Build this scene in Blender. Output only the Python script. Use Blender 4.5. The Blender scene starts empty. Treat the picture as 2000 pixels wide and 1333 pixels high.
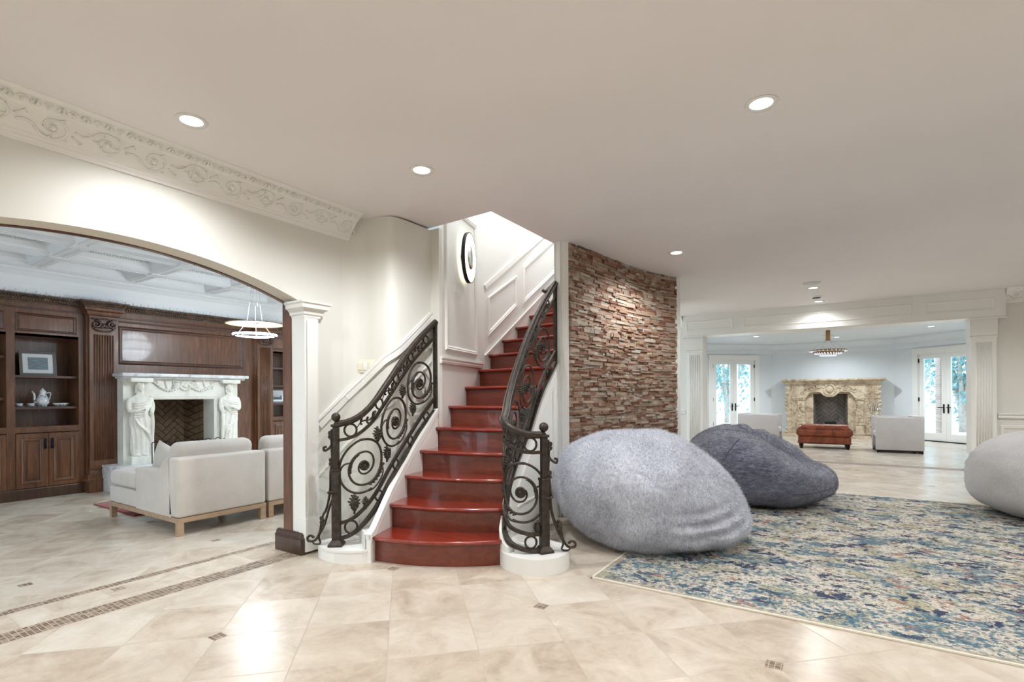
import bpy, bmesh, math, random
from mathutils import Vector, Matrix, noise
random.seed(7)
PI = math.pi
sc = bpy.context.scene
COL = sc.collection

# ---------------------------------------------------------------- camera
YAW = math.radians(33.12); ROLL = math.radians(.33)
fw = Vector((-math.sin(YAW), math.cos(YAW), 0)); r0 = Vector((math.cos(YAW), math.sin(YAW), 0))
rt = r0 * math.cos(ROLL) - Vector((0, 0, 1)) * math.sin(ROLL)
up = Vector((0, 0, 1)) * math.cos(ROLL) + r0 * math.sin(ROLL)
cam = bpy.data.cameras.new('camera'); cam.sensor_width = 36; cam.lens = 36 * 1001 / 2000
cam.shift_y = (772 - 666.5) / 2000; cam.clip_start = .05; cam.clip_end = 200
co = bpy.data.objects.new('camera', cam); COL.objects.link(co)
m = Matrix.Identity(4)
for i in range(3):
    m[i][0] = rt[i]; m[i][1] = up[i]; m[i][2] = -fw[i]
m[0][3] = 0; m[1][3] = 0; m[2][3] = 1.2
co.matrix_world = m
sc.camera = co

# ---------------------------------------------------------------- world, sun, exposure
w = bpy.data.worlds.new('world'); sc.world = w; w.use_nodes = True
bg = w.node_tree.nodes['Background']; bg.inputs[0].default_value = (.74, .87, 1, 1); bg.inputs[1].default_value = 3.6
sun = bpy.data.lights.new('sun', 'SUN'); sun.energy = 3.0; sun.angle = math.radians(3); sun.color = (1, .96, .9)
so = bpy.data.objects.new('sun', sun); COL.objects.link(so); so.rotation_euler = (math.radians(38), 0, math.radians(150))
sc.view_settings.view_transform = 'Standard'; sc.view_settings.look = 'None'
sc.view_settings.exposure = -0.27; sc.view_settings.gamma = 1; sc.view_settings.use_curve_mapping = False
try:
    sc.cycles.use_denoising = True; sc.cycles.adaptive_threshold = .02
    sc.cycles.max_bounces = 8; sc.cycles.diffuse_bounces = 5; sc.cycles.glossy_bounces = 4
    sc.cycles.transmission_bounces = 6; sc.cycles.caustics_reflective = False; sc.cycles.caustics_refractive = False
    sc.cycles.sample_clamp_indirect = 6
except Exception:
    pass
# strength of each kind of recessed lamp, watts
W_HALL, W_LIB, W_SUN, W_STAIR = 26, 20, 30, 32

# ---------------------------------------------------------------- helpers
def lin(c):
    return tuple(((v / 255) / 12.92 if v / 255 <= .04045 else ((v / 255 + .055) / 1.055) ** 2.4) for v in c)

class MB:
    """collects geometry in world (or local) coordinates and links it as ONE mesh object"""
    def __init__(s): s.v = []; s.f = []; s.sm = []; s.r = []
    def add(s, vs, fs, smooth=False, rnd=0.5):
        o = len(s.v); s.v += [tuple(p) for p in vs]
        for f in fs: s.f.append(tuple(i + o for i in f)); s.sm.append(smooth); s.r.append(rnd)
        return s
    def box(s, x0, x1, y0, y1, z0, z1, M=None, rnd=.5):
        vs = [Vector((x, y, z)) for z in (z0, z1) for y in (y0, y1) for x in (x0, x1)]
        if M is not None: vs = [M @ p for p in vs]
        return s.add(vs, [(0, 2, 3, 1), (4, 5, 7, 6), (0, 1, 5, 4), (2, 6, 7, 3), (0, 4, 6, 2), (1, 3, 7, 5)], rnd=rnd)
    def bbox(s, x0, x1, y0, y1, z0, z1, b=.01, M=None, seg=3):
        """rounded box"""
        bm = bmesh.new(); bmesh.ops.create_cube(bm, size=1)
        for v in bm.verts: v.co = Vector(((x0 + x1) / 2 + v.co.x * (x1 - x0), (y0 + y1) / 2 + v.co.y * (y1 - y0), (z0 + z1) / 2 + v.co.z * (z1 - z0)))
        bmesh.ops.bevel(bm, geom=bm.edges[:], offset=b, segments=seg, affect='EDGES', profile=.5)
        bm.verts.index_update()
        vs = [v.co.copy() for v in bm.verts]
        if M is not None: vs = [M @ p for p in vs]
        s.add(vs, [[v.index for v in f.verts] for f in bm.faces], True); bm.free(); return s
    def prism(s, poly, z0, z1, M=None):
        n = len(poly); vs = [Vector((p[0], p[1], z0)) for p in poly] + [Vector((p[0], p[1], z1)) for p in poly]
        if M is not None: vs = [M @ p for p in vs]
        return s.add(vs, [tuple(range(n))[::-1], tuple(range(n, 2 * n))] + [(i, (i + 1) % n, n + (i + 1) % n, n + i) for i in range(n)])
    def wallrun(s, pts, z0, z1, t=0, side=1):
        """vertical ribbon along a plan polyline, thickness t to its left (side=1)"""
        n = len(pts); off = offset(pts, t * side) if t else None
        for i in range(n - 1):
            a, b = pts[i], pts[i + 1]
            za0, zb0 = (z0[i], z0[i + 1]) if isinstance(z0, (list, tuple)) else (z0, z0)
            za1, zb1 = (z1[i], z1[i + 1]) if isinstance(z1, (list, tuple)) else (z1, z1)
            vs = [(a[0], a[1], za0), (b[0], b[1], zb0), (b[0], b[1], zb1), (a[0], a[1], za1)]
            if t:
                c, d = off[i], off[i + 1]
                vs += [(c[0], c[1], za0), (d[0], d[1], zb0), (d[0], d[1], zb1), (c[0], c[1], za1)]
                fs = [(0, 1, 2, 3), (5, 4, 7, 6), (3, 2, 6, 7), (1, 0, 4, 5)]
                if i == 0: fs.append((0, 3, 7, 4))
                if i == n - 2: fs.append((1, 5, 6, 2))
                s.add(vs, fs)
            else: s.add(vs, [(0, 1, 2, 3)])
        return s
    def tube(s, pts, r, n=8, closed=False, flat=None, nrm=None, taper=None):
        """round tube, or flat=(w,h) rectangular bar; nrm = reference normal"""
        P = [Vector(p) for p in pts]; N = len(P)
        if N < 2: return s
        rings = []
        prev = None
        for i in range(N):
            if closed: t = (P[(i + 1) % N] - P[i - 1])
            else: t = P[min(i + 1, N - 1)] - P[max(i - 1, 0)]
            if t.length < 1e-9: t = Vector((0, 0, 1))
            t.normalize()
            ref = Vector(nrm[i] if isinstance(nrm, list) else nrm) if nrm is not None else (prev if prev is not None else (Vector((0, 0, 1)) if abs(t.z) < .9 else Vector((1, 0, 0))))
            b = t.cross(ref)
            if b.length < 1e-6: b = t.cross(Vector((.3, .9, .2)))
            b.normalize(); a = b.cross(t).normalized(); prev = a
            rr = (r[i] if isinstance(r, (list, tuple)) else r) * (taper(i / (N - 1)) if taper else 1)
            if flat:
                k = taper(i / (N - 1)) if taper else 1
                ring = [P[i] + a * x * flat[1] / 2 * k + b * y * flat[0] / 2 * k for x, y in ((1, 1), (1, -1), (-1, -1), (-1, 1))]
            else:
                ring = [P[i] + (a * math.cos(2 * PI * q / n) + b * math.sin(2 * PI * q / n)) * rr for q in range(n)]
            rings.append(ring)
        m_ = 4 if flat else n
        vs = [p for R in rings for p in R]; fs = []
        for i in range(N if closed else N - 1):
            j = (i + 1) % N
            for q in range(m_): fs.append((i * m_ + q, i * m_ + (q + 1) % m_, j * m_ + (q + 1) % m_, j * m_ + q))
        if not closed: fs += [tuple(range(m_))[::-1], tuple((N - 1) * m_ + q for q in range(m_))]
        return s.add(vs, fs, not flat)
    def lathe(s, prof, c=(0, 0, 0), n=24, M=None, sx=1, sy=1, smooth=True):
        """prof = [(r, z), ...]"""
        vs = []; k = len(prof)
        for r, z in prof:
            for q in range(n):
                p = Vector((c[0] + r * sx * math.cos(2 * PI * q / n), c[1] + r * sy * math.sin(2 * PI * q / n), c[2] + z))
                vs.append(M @ p if M is not None else p)
        fs = [(i * n + q, i * n + (q + 1) % n, (i + 1) * n + (q + 1) % n, (i + 1) * n + q) for i in range(k - 1) for q in range(n)]
        ring_ = prof[0] == prof[-1]
        if prof[0][0] > .001 and not ring_: fs.append(tuple(range(n))[::-1])
        if prof[-1][0] > .001 and prof[0][0] > .001 and not ring_: fs.append(tuple((k - 1) * n + q for q in range(n)))
        return s.add(vs, fs, smooth)
    def ball(s, c, r, n=12, sz=1, sx=1, sy=1, M=None):
        prof = [(max(1e-5, math.sin(PI * i / n)) * 1.0, -math.cos(PI * i / n)) for i in range(n + 1)]
        vs = []
        for pr, pz in prof:
            for q in range(n * 2):
                a = PI * q / n
                p = Vector((r * sx * pr * math.cos(a), r * sy * pr * math.sin(a), r * sz * pz))
                if M is not None: p = M @ p
                vs.append(Vector(c) + p)
        m_ = n * 2
        return s.add(vs, [(i * m_ + q, i * m_ + (q + 1) % m_, (i + 1) * m_ + (q + 1) % m_, (i + 1) * m_ + q) for i in range(n) for q in range(m_)], True)
    def sweep(s, prof, path, closed=False, inv=False, ends=True):
        """moulding: prof = [(out, z)], swept along a horizontal/plan path [(x,y,z)], 'out' to the right of travel"""
        P = [Vector(p) if len(p) == 3 else Vector((p[0], p[1], 0)) for p in path]; N = len(P); k = len(prof)
        vs = []
        for i in range(N):
            if closed: d0 = (P[i] - P[i - 1]); d1 = (P[(i + 1) % N] - P[i])
            else: d0 = P[i] - P[max(i - 1, 0)] if i else P[1] - P[0]; d1 = P[i + 1] - P[i] if i < N - 1 else d0
            d0 = Vector((d0.x, d0.y, 0)).normalized(); d1 = Vector((d1.x, d1.y, 0)).normalized()
            n0 = Vector((d0.y, -d0.x, 0)); n1 = Vector((d1.y, -d1.x, 0)); mm = (n0 + n1)
            mm = mm / max(.2, mm.dot(n0)) if mm.length > 1e-6 else n0
            for o_, z_ in prof: vs.append(P[i] + mm * (-o_ if inv else o_) + Vector((0, 0, z_)))
        fs = []
        for i in range(N if closed else N - 1):
            j = (i + 1) % N
            for q in range(k - 1): fs.append((i * k + q, j * k + q, j * k + q + 1, i * k + q + 1))
        if not closed and ends: fs += [tuple(range(k)), tuple((N - 1) * k + q for q in range(k))[::-1]]
        return s.add(vs, fs)
    def build(s, name, mat, parent=None, smooth_angle=None, local=False):
        me = bpy.data.meshes.new(name)
        off_ = Vector((0, 0, 0))
        if parent is not None and not local:
            p = parent
            while p is not None: off_ += Vector(p.location); p = p.parent
        me.from_pydata([tuple(Vector(p) - off_) for p in s.v], [], s.f)
        me.polygons.foreach_set('use_smooth', s.sm)
        at = me.attributes.new('rnd', 'FLOAT', 'FACE'); at.data.foreach_set('value', s.r)
        me.update()
        bm = bmesh.new(); bm.from_mesh(me); bmesh.ops.recalc_face_normals(bm, faces=bm.faces); bm.to_mesh(me); bm.free()
        me.materials.append(mat)
        o = bpy.data.objects.new(name, me); COL.objects.link(o)
        if parent is not None: o.parent = parent
        return o

def offset(P, t):
    out = []
    for i in range(len(P)):
        a = P[max(i - 1, 0)]; b = P[min(i + 1, len(P) - 1)]
        d = Vector((b[0] - a[0], b[1] - a[1])); d.normalize()
        out.append((P[i][0] - d.y * t, P[i][1] + d.x * t))
    return out

def tag(o, label, cat, group=None):
    o['label'] = label; o['category'] = cat
    if group: o['group'] = group
    return o
def struct(o): o['kind'] = 'structure'; return o
def thing(name, label, cat, loc=(0, 0, 0), rz=0, group=None):
    o = bpy.data.objects.new(name, None); COL.objects.link(o); o.location = loc; o.rotation_euler = (0, 0, rz)
    o.empty_display_size = .1
    return tag(o, label, cat, group)
def copy_tree(o, parent=None):
    c = o.copy(); COL.objects.link(c); c.parent = parent
    for ch in list(o.children): copy_tree(ch, c)
    return c
def crv(P, n=8):
    """Catmull-Rom through points of any dimension"""
    out = []; D = len(P[0])
    for i in range(len(P) - 1):
        p0 = P[max(i - 1, 0)]; p1 = P[i]; p2 = P[i + 1]; p3 = P[min(i + 2, len(P) - 1)]
        for k in range(n):
            t = k / n
            out.append(tuple(.5 * ((2 * p1[j]) + (-p0[j] + p2[j]) * t + (2 * p0[j] - 5 * p1[j] + 4 * p2[j] - p3[j]) * t * t + (-p0[j] + 3 * p1[j] - 3 * p2[j] + p3[j]) * t ** 3) for j in range(D)))
    out.append(tuple(P[-1])); return out
def interp(tab, x):
    if x <= tab[0][0]: return tab[0][1]
    for (a, b), (c, d) in zip(tab, tab[1:]):
        if x <= c: return b + (d - b) * (x - a) / (c - a)
    (a, b), (c, d) = tab[-2], tab[-1]
    return b + (d - b) * (x - a) / (c - a)

# ---------------------------------------------------------------- materials
class N:
    """tiny expression wrapper over shader sockets"""
    def __init__(s, nt, sock): s.nt = nt; s.k = sock
    def _m(s, op, o=None, o2=None):
        n = s.nt.nodes.new('ShaderNodeMath'); n.operation = op
        s.nt.links.new(s.k, n.inputs[0])
        for i, q in ((1, o), (2, o2)):
            if q is None: continue
            if isinstance(q, N): s.nt.links.new(q.k, n.inputs[i])
            else: n.inputs[i].default_value = q
        return N(s.nt, n.outputs[0])
    def __add__(s, o): return s._m('ADD', o)
    def __sub__(s, o): return s._m('SUBTRACT', o)
    def __mul__(s, o): return s._m('MULTIPLY', o)
    def __truediv__(s, o): return s._m('DIVIDE', o)
    def lt(s, o): return s._m('LESS_THAN', o)
    def gt(s, o): return s._m('GREATER_THAN', o)
    def fr(s): return s._m('FRACT')
    def fl(s): return s._m('FLOOR')
    def ab(s): return s._m('ABSOLUTE')
    def mn(s, o): return s._m('MINIMUM', o)
    def mx(s, o): return s._m('MAXIMUM', o)
    def cf(s): return ((s + .5).fr() - .5).ab()      # distance to nearest integer
    def band(s, a, b): return s.gt(a) * s.lt(b)
class Mat:
    def __init__(s, name, rough=.5, metal=0, col=None, coat=0, spec=.5):
        s.m = bpy.data.materials.new(name); s.m.use_nodes = True; s.nt = s.m.node_tree
        s.b = s.nt.nodes['Principled BSDF']; s.b.inputs['Roughness'].default_value = rough
        s.b.inputs['Metallic'].default_value = metal; s.b.inputs['Coat Weight'].default_value = coat
        s.b.inputs['Coat Roughness'].default_value = .08; s.b.inputs['Specular IOR Level'].default_value = spec
        if col: s.b.inputs['Base Color'].default_value = (*lin(col), 1)
    def new(s, t): return s.nt.nodes.new(t)
    def ln(s, a, b): s.nt.links.new(a.k if isinstance(a, N) else a, b)
    def co(s, loc=(0, 0, 0), rot=(0, 0, 0), scale=(1, 1, 1), typ='POINT', src='Object'):
        t = s.new('ShaderNodeTexCoord'); mp = s.new('ShaderNodeMapping'); mp.vector_type = typ
        mp.inputs[1].default_value = loc; mp.inputs[2].default_value = rot; mp.inputs[3].default_value = scale
        s.nt.links.new(t.outputs[src], mp.inputs[0]); return mp.outputs[0]
    def xyz(s, v):
        n = s.new('ShaderNodeSeparateXYZ'); s.nt.links.new(v, n.inputs[0]); return [N(s.nt, n.outputs[i]) for i in range(3)]
    def vec(s, x, y, z=0):
        n = s.new('ShaderNodeCombineXYZ')
        for i, q in enumerate((x, y, z)):
            if isinstance(q, N): s.nt.links.new(q.k, n.inputs[i])
            else: n.inputs[i].default_value = q
        return n.outputs[0]
    def noise(s, v, scale, detail=4, rough=.55, dist=0):
        n = s.new('ShaderNodeTexNoise'); n.inputs['Scale'].default_value = scale; n.inputs['Detail'].default_value = detail
        n.inputs['Roughness'].default_value = rough; n.inputs['Distortion'].default_value = dist
        s.nt.links.new(v, n.inputs['Vector']); return N(s.nt, n.outputs[0])
    def white(s, v):
        n = s.new('ShaderNodeTexWhiteNoise'); n.noise_dimensions = '3D'; s.nt.links.new(v, n.inputs['Vector']); return N(s.nt, n.outputs['Value'])
    def voro(s, v, scale, feat='F1'):
        n = s.new('ShaderNodeTexVoronoi'); n.feature = feat; n.inputs['Scale'].default_value = scale
        s.nt.links.new(v, n.inputs['Vector']); return n
    def ramp(s, f, stops, interp='LINEAR'):
        n = s.new('ShaderNodeValToRGB'); n.color_ramp.interpolation = interp
        e = n.color_ramp.elements
        while len(e) < len(stops): e.new(.5)
        for q, (p, c) in zip(e, stops): q.position = p; q.color = (*lin(c), 1)
        s.ln(f, n.inputs[0]); return n.outputs[0]
    def mix(s, f, a, b, mode='MIX'):
        n = s.new('ShaderNodeMix'); n.data_type = 'RGBA'; n.blend_type = mode
        if isinstance(f, (int, float)): n.inputs[0].default_value = f
        else: s.ln(f, n.inputs[0])
        for q, k in ((a, 6), (b, 7)):
            if isinstance(q, tuple): n.inputs[k].default_value = (*lin(q), 1)
            else: s.ln(q, n.inputs[k])
        return n.outputs[2]
    def bump(s, f, strength=.3, dist=.01):
        n = s.new('ShaderNodeBump'); n.inputs['Strength'].default_value = strength; n.inputs['Distance'].default_value = dist
        s.ln(f, n.inputs['Height']); s.nt.links.new(n.outputs[0], s.b.inputs['Normal']); return s
    def col(s, c): s.ln(c, s.b.inputs['Base Color']); return s
def paint(name, col, rough=.55, bump=.04, sc_=90):
    k = Mat(name, rough, col=col); v = k.co(); n = k.noise(v, sc_, 2); k.bump(n, bump, .002)
    c = tuple(min(255, int(q * 1.012)) for q in col); d = tuple(int(q * .985) for q in col)
    k.col(k.ramp(k.noise(v, .7, 2), [(.3, d), (.7, c)])); return k.m
def wood(name, a, b, c, axis=2, rough=.35, coat=.3, scale=1.0, bump=.05):
    k = Mat(name, rough, coat=coat); s_ = [9 * scale] * 3; s_[axis] = .9 * scale
    v = k.co(scale=tuple(s_)); n = k.noise(v, 3.2, 6, .62, .6); n2 = k.noise(k.co(), 1.7, 2)
    f = n * .8 + n2 * .25
    k.col(k.ramp(f, [(.25, a), (.52, b), (.8, c)])); k.bump(n, bump, .003); return k.m
def fabric(name, a, b, rough=.9, scale=420, bump=.25):
    k = Mat(name, rough, spec=.2); v = k.co(); n = k.noise(v, scale, 2); n2 = k.noise(v, 6, 3)
    k.col(k.ramp(n * .7 + n2 * .3, [(.35, a), (.65, b)])); k.bump(n, bump, .001); k.b.inputs['Sheen Weight'].default_value = .25; return k.m
def emis(name, col, st):
    k = Mat(name); k.b.inputs['Base Color'].default_value = (0, 0, 0, 1); k.b.inputs['Emission Color'].default_value = (*lin(col), 1)
    k.b.inputs['Emission Strength'].default_value = st; return k.m
def stone_mat(name, a, b, c, scale=6, rough=.5, bump=.3, bs=30):
    k = Mat(name, rough); v = k.co(); n = k.noise(v, scale, 6, .65, .8)
    k.col(k.ramp(n, [(.3, a), (.5, b), (.72, c)])); k.bump(k.noise(v, bs, 5), bump, .006); return k.m
M_WALL = paint('wall_paint_cream', (224, 224, 217))
M_STAIRWALL = paint('stair_wall_paint', (230, 231, 228))
M_CEIL = paint('ceiling_paint', (232, 229, 229), .7)
M_TRIM = paint('trim_paint_white', (236, 236, 232), .35, .02)
M_BACKWALL = paint('back_room_paint', (222, 228, 232))
M_LIBCEIL = paint('coffer_paint', (226, 228, 230), .5)
M_SOFFIT = paint('arch_soffit_paint', (214, 206, 192))
M_WOOD = wood('walnut_panelling', (50, 28, 17), (96, 59, 36), (136, 91, 59))
M_WOODD = wood('walnut_panelling_dark', (34, 20, 13), (62, 38, 26), (88, 58, 40))
M_WOODH = wood('walnut_horizontal', (40, 23, 15), (76, 45, 30), (108, 70, 48), axis=1)
M_STEP = wood('mahogany_riser', (74, 28, 16), (108, 44, 26), (130, 62, 38), axis=0, rough=.3, coat=.5, bump=.02)
M_TREAD = wood('mahogany_tread', (92, 22, 12), (132, 38, 20), (152, 54, 30), axis=0, rough=.22, coat=.8, bump=.02)
M_OAK = wood('weathered_oak', (130, 104, 82), (164, 136, 110), (188, 162, 136), axis=1, rough=.6, coat=0, bump=.2)
M_IRON = Mat('wrought_iron', .48, .55); _v = M_IRON.co(); M_IRON.col(M_IRON.ramp(M_IRON.noise(_v, 30, 4), [(.3, (48, 42, 38)), (.7, (76, 67, 59))])); M_IRON.bump(M_IRON.noise(_v, 60, 4), .25, .004); M_IRON = M_IRON.m
M_BLACK = Mat('black_metal', .45, .5, (24, 24, 26)).m
M_GLOWMETAL = Mat('brushed_brass', .3, .9, (170, 130, 84)).m
M_CHROME = Mat('polished_metal', .12, 1, (205, 205, 205)).m
M_MARBLE = stone_mat('white_carved_marble', (214, 212, 200), (232, 231, 222), (240, 239, 233), 4, .4, .08, 40)
M_MARBLEG = stone_mat('grey_veined_marble', (176, 178, 180), (216, 217, 217), (236, 236, 235), 9, .25, .05)
M_LIME = stone_mat('antique_limestone', (140, 115, 88), (198, 180, 154), (218, 206, 186), 7, .8, .3, 40)
M_LEATHER = stone_mat('cognac_leather', (88, 38, 20), (128, 60, 33), (156, 82, 48), 5, .35, .25, 60)
M_SOFA = fabric('oatmeal_linen', (186, 177, 168), (208, 200, 192))
M_CHAIR = fabric('pale_grey_linen', (190, 184, 182), (208, 203, 201))
M_PLATE = paint('ivory_plastic', (232, 228, 210), .35, 0)
M_BULB = emis('lamp_lens', (255, 250, 240), 30)
M_LED = emis('led_cool', (210, 240, 255), 22)
M_SCONCE = emis('sconce_glow', (255, 246, 222), 4)
# special materials -------------------------------------------------------
T = .4184
def floor_mat():
    k = Mat('travertine_floor', .16, spec=.32)
    u, v, _ = k.xyz(k.co(loc=(-1.7523, 1.6357, 0), rot=(0, 0, PI / 4), scale=(T, T, T), typ='TEXTURE'))
    x, y, _ = k.xyz(k.co())
    lib = x.lt(-3.97)
    P = (u + v - 3) / 4 + lib * .25; Q = (u - v - 1) / 4 + lib * .5
    inset = P.cf().mx(Q.cf()).lt(.034 / 1.183)
    bord = x.band(-3.97, -3.45)
    yb = y.band(10.30, 10.60).mx(y.band(10.83, 10.86))
    band = x.band(-3.60, -3.45).mx(x.band(-3.97, -3.90)).mx(yb)
    one = x * 0 + 1
    gr = u.cf().mn(v.cf()).lt(.0055) * (one - bord)
    gr2 = ((y / .42).cf().lt(.005)) * bord
    g = gr.mx(gr2)
    rnd = k.white(k.vec(u.fl() * (one - bord), v.fl() * (one - bord) + bord * (y / .42).fl(), bord))
    vv = k.vec(u * .42, v * .42, rnd * 17.0)
    n1 = k.noise(vv, 3.0, 7, .62, 1.2); n2 = k.noise(vv, 14, 5, .7, .6)
    f = n1 * .62 + n2 * .22 + rnd * .16
    base = k.ramp(f, [(.3, (168, 153, 136)), (.43, (190, 176, 159)), (.55, (203, 192, 177)), (.72, (214, 207, 196))])
    base = k.mix((k.noise(vv, 26, 3, .6, 1.5)).gt(.66) * .35, base, (182, 164, 142))
    base = k.mix(g, base, (176, 165, 148))
    mx_, my_ = x / .0245, y / .0245
    mr = k.white(k.vec(mx_.fl(), my_.fl(), 3))
    mos = k.ramp(mr, [(0, (92, 76, 62)), (.5, (126, 106, 88)), (1, (158, 138, 118))])
    mos = k.mix(mx_.cf().mn(my_.cf()).lt(.07), mos, (176, 164, 150))
    base = k.mix(band.mx(inset), base, mos)
    k.col(base)
    r = n1 * .16 + .16 + band.mx(inset) * .3 + g * .3
    k.ln(r, k.b.inputs['Roughness'])
    k.bump((g.mx(band) * -1.0) + n2 * .05, .12, .002)
    return k.m
def rug_mat():
    k = Mat('woven_rug', .95, spec=.1)
    x, y, z = k.xyz(k.co(loc=(.9, 5.1, 0)))
    x = x * 1.35; y = y * 1.35
    fine = k.noise(k.vec(x * .6, y, 0), 85, 2, .7); fine2 = k.noise(k.vec(x * .8, y, 4), 48, 3, .7); mid = k.noise(k.vec(x, y, 9), 17, 3, .65)
    base = k.ramp(fine * .6 + fine2 * .4, [(.38, (150, 144, 132)), (.5, (190, 184, 170)), (.6, (214, 208, 196))])
    A = k.noise(k.vec(x, y * 1.5, 0), 4.4, 3, .65, .5); B = k.noise(k.vec(x + 7, y * 1.5 + 3, 2), 3.3, 4, .65); C = k.noise(k.vec(x + 19, y * 1.9 + 11, 5), 4.0, 3); D = k.noise(k.vec(x + 3, y + 31, 8), 3.6, 3)
    rag = mid * .45 + fine2 * .30 + fine * .15
    base = k.mix((D * 1.0 + rag).gt(1.0) * .7, base, (150, 148, 120))
    base = k.mix((B + rag).gt(.985) * .75, base, (120, 138, 142))
    base = k.mix((B + rag).gt(1.045) * .8, base, (80, 106, 120))
    base = k.mix((C + rag).gt(1.09) * .75, base, (156, 104, 90))
    base = k.mix((A + rag).gt(1.04) * .95, base, (44, 58, 84))
    base = k.mix((k.noise(k.vec(x, y * 1.2, 14), 26, 3)).gt(.585) * .75, base, (72, 82, 98))
    base = k.mix((k.noise(k.vec(x, y * 1.2, 24), 24, 3)).gt(.62) * .65, base, (106, 74, 78))
    bx = (x + 1.39 * 1.35).mn(y - 3.085 * 1.35)                      # denser flowered border along the edges
    base = k.mix(bx.lt(.55) * (mid + fine2 * .6).gt(.84) * .75, base, (78, 110, 126))
    base = k.mix(bx.lt(.05) * .6, base, (172, 164, 142))
    k.col(base); k.bump(fine, .5, .003)
    return k.m
def ledger_mat():
    k = Mat('ledger_stone', .75)
    a = k.new('ShaderNodeAttribute'); a.attribute_name = 'rnd'; r = N(k.nt, a.outputs['Fac'])
    v = k.co(scale=(1, 1, 2.4)); n = k.noise(v, 16, 6, .7, .6); n2 = k.noise(v, 60, 4)
    f = r * .72 + n * .34
    k.col(k.ramp(f, [(.10, (92, 58, 46)), (.26, (128, 86, 68)), (.40, (150, 118, 96)), (.54, (172, 150, 130)), (.66, (142, 130, 118)), (.78, (186, 170, 152)), (.95, (168, 170, 170))]))
    k.bump(n2 * .5 + n, .7, .012); return k.m
def herring_mat(name, a, b, g, W, plane='yz'):
    k = Mat(name, .85); x, y, z = k.xyz(k.co())
    p, q = (y, z) if plane == 'yz' else (x, z)
    c = math.sqrt(.5) / W
    X_ = (p + q) * c; Y_ = (q - p) * c
    i = X_.fl(); j = Y_.fl(); fx = X_.fr(); fy = Y_.fr()
    mm = ((i - j) / 6).fr() * 6
    G = .07
    def edge(f): return f.lt(G).mx(f.gt(1 - G))
    hor = mm.lt(2.4).mx(mm.gt(5.6))
    m0 = mm.lt(.5).mx(mm.gt(5.6)); m2 = mm.band(1.5, 2.5); m3 = mm.band(2.5, 3.5); m5 = mm.band(4.5, 5.6)
    gh = edge(fy).mx(m0 * fx.lt(G)).mx(m2 * fx.gt(1 - G))
    gv = edge(fx).mx(m5 * fy.lt(G)).mx(m3 * fy.gt(1 - G))
    one = hor * 0 + 1
    gg = hor * gh + (one - hor) * gv
    n = k.noise(k.co(), 12, 4)
    k.col(k.mix(gg, k.ramp(n, [(.3, a), (.7, b)]), g)); k.bump(gg * -1, .5, .006); return k.m
def stripes_mat(): pass
def brick_mat():
    k = Mat('outdoor_brick', .9); n = k.new('ShaderNodeTexBrick'); v = k.co(rot=(PI / 2, 0, 0))
    k.nt.links.new(v, n.inputs['Vector']); n.inputs['Scale'].default_value = 4.5
    n.inputs['Color1'].default_value = (*lin((176, 150, 138)), 1); n.inputs['Color2'].default_value = (*lin((196, 176, 166)), 1); n.inputs['Mortar'].default_value = (*lin((215, 210, 204)), 1)
    k.col(n.outputs[0]); return k.m
def foliage_mat():
    k = Mat('tree_leaves', .7); v = k.co(); n = k.noise(v, 6, 4)
    k.col(k.ramp(n, [(.3, (84, 140, 148)), (.55, (136, 184, 186)), (.75, (186, 218, 220))])); return k.m
def glass_mat():
    k = Mat('window_glass'); nt = k.nt; nt.nodes.remove(k.b)
    out = [n for n in nt.nodes if n.type == 'OUTPUT_MATERIAL'][0]
    t = nt.nodes.new('ShaderNodeBsdfTransparent'); t.inputs[0].default_value = (.93, .97, .98, 1); g = nt.nodes.new('ShaderNodeBsdfGlossy'); g.inputs['Roughness'].default_value = .02
    mx_ = nt.nodes.new('ShaderNodeMixShader'); mx_.inputs[0].default_value = .06
    nt.links.new(t.outputs[0], mx_.inputs[1]); nt.links.new(g.outputs[0], mx_.inputs[2]); nt.links.new(mx_.outputs[0], out.inputs[0]); return k.m
def fur_mat(name, a, b, c, big=3, fine=130, strand=(1, 1, .5)):
    k = Mat(name, .95, spec=.15); v = k.co(scale=strand); n = k.noise(v, fine, 3, .7, .8); n2 = k.noise(k.co(), big, 3)
    k.col(k.ramp(n * .7 + n2 * .3, [(.36, a), (.5, b), (.62, c)])); k.bump(n, .8, .012)
    k.b.inputs['Sheen Weight'].default_value = .6; k.b.inputs['Sheen Roughness'].default_value = .5; return k.m
M_FLOOR = floor_mat(); M_RUG = rug_mat(); M_LEDGER = ledger_mat()
M_HERR = herring_mat('firebrick_tan', (84, 66, 48), (118, 95, 70), (46, 37, 30), .075)
M_HERR2 = herring_mat('firebrick_grey', (112, 104, 98), (140, 132, 124), (84, 78, 74), .085, 'xz')
M_BRICK = brick_mat(); M_LEAF = foliage_mat(); M_GLASS = glass_mat()
M_FUR1 = fur_mat('pale_grey_fur', (150, 153, 168), (196, 200, 212), (224, 226, 234), 2.2, 60)
M_FUR2 = fur_mat('slate_grey_fur', (74, 76, 90), (106, 108, 124), (142, 146, 160), 5, 34, (.5, 1, 1.6))
M_FUR3 = fur_mat('warm_grey_fleece', (178, 176, 174), (200, 198, 197), (216, 214, 213), 3, 150)

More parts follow.
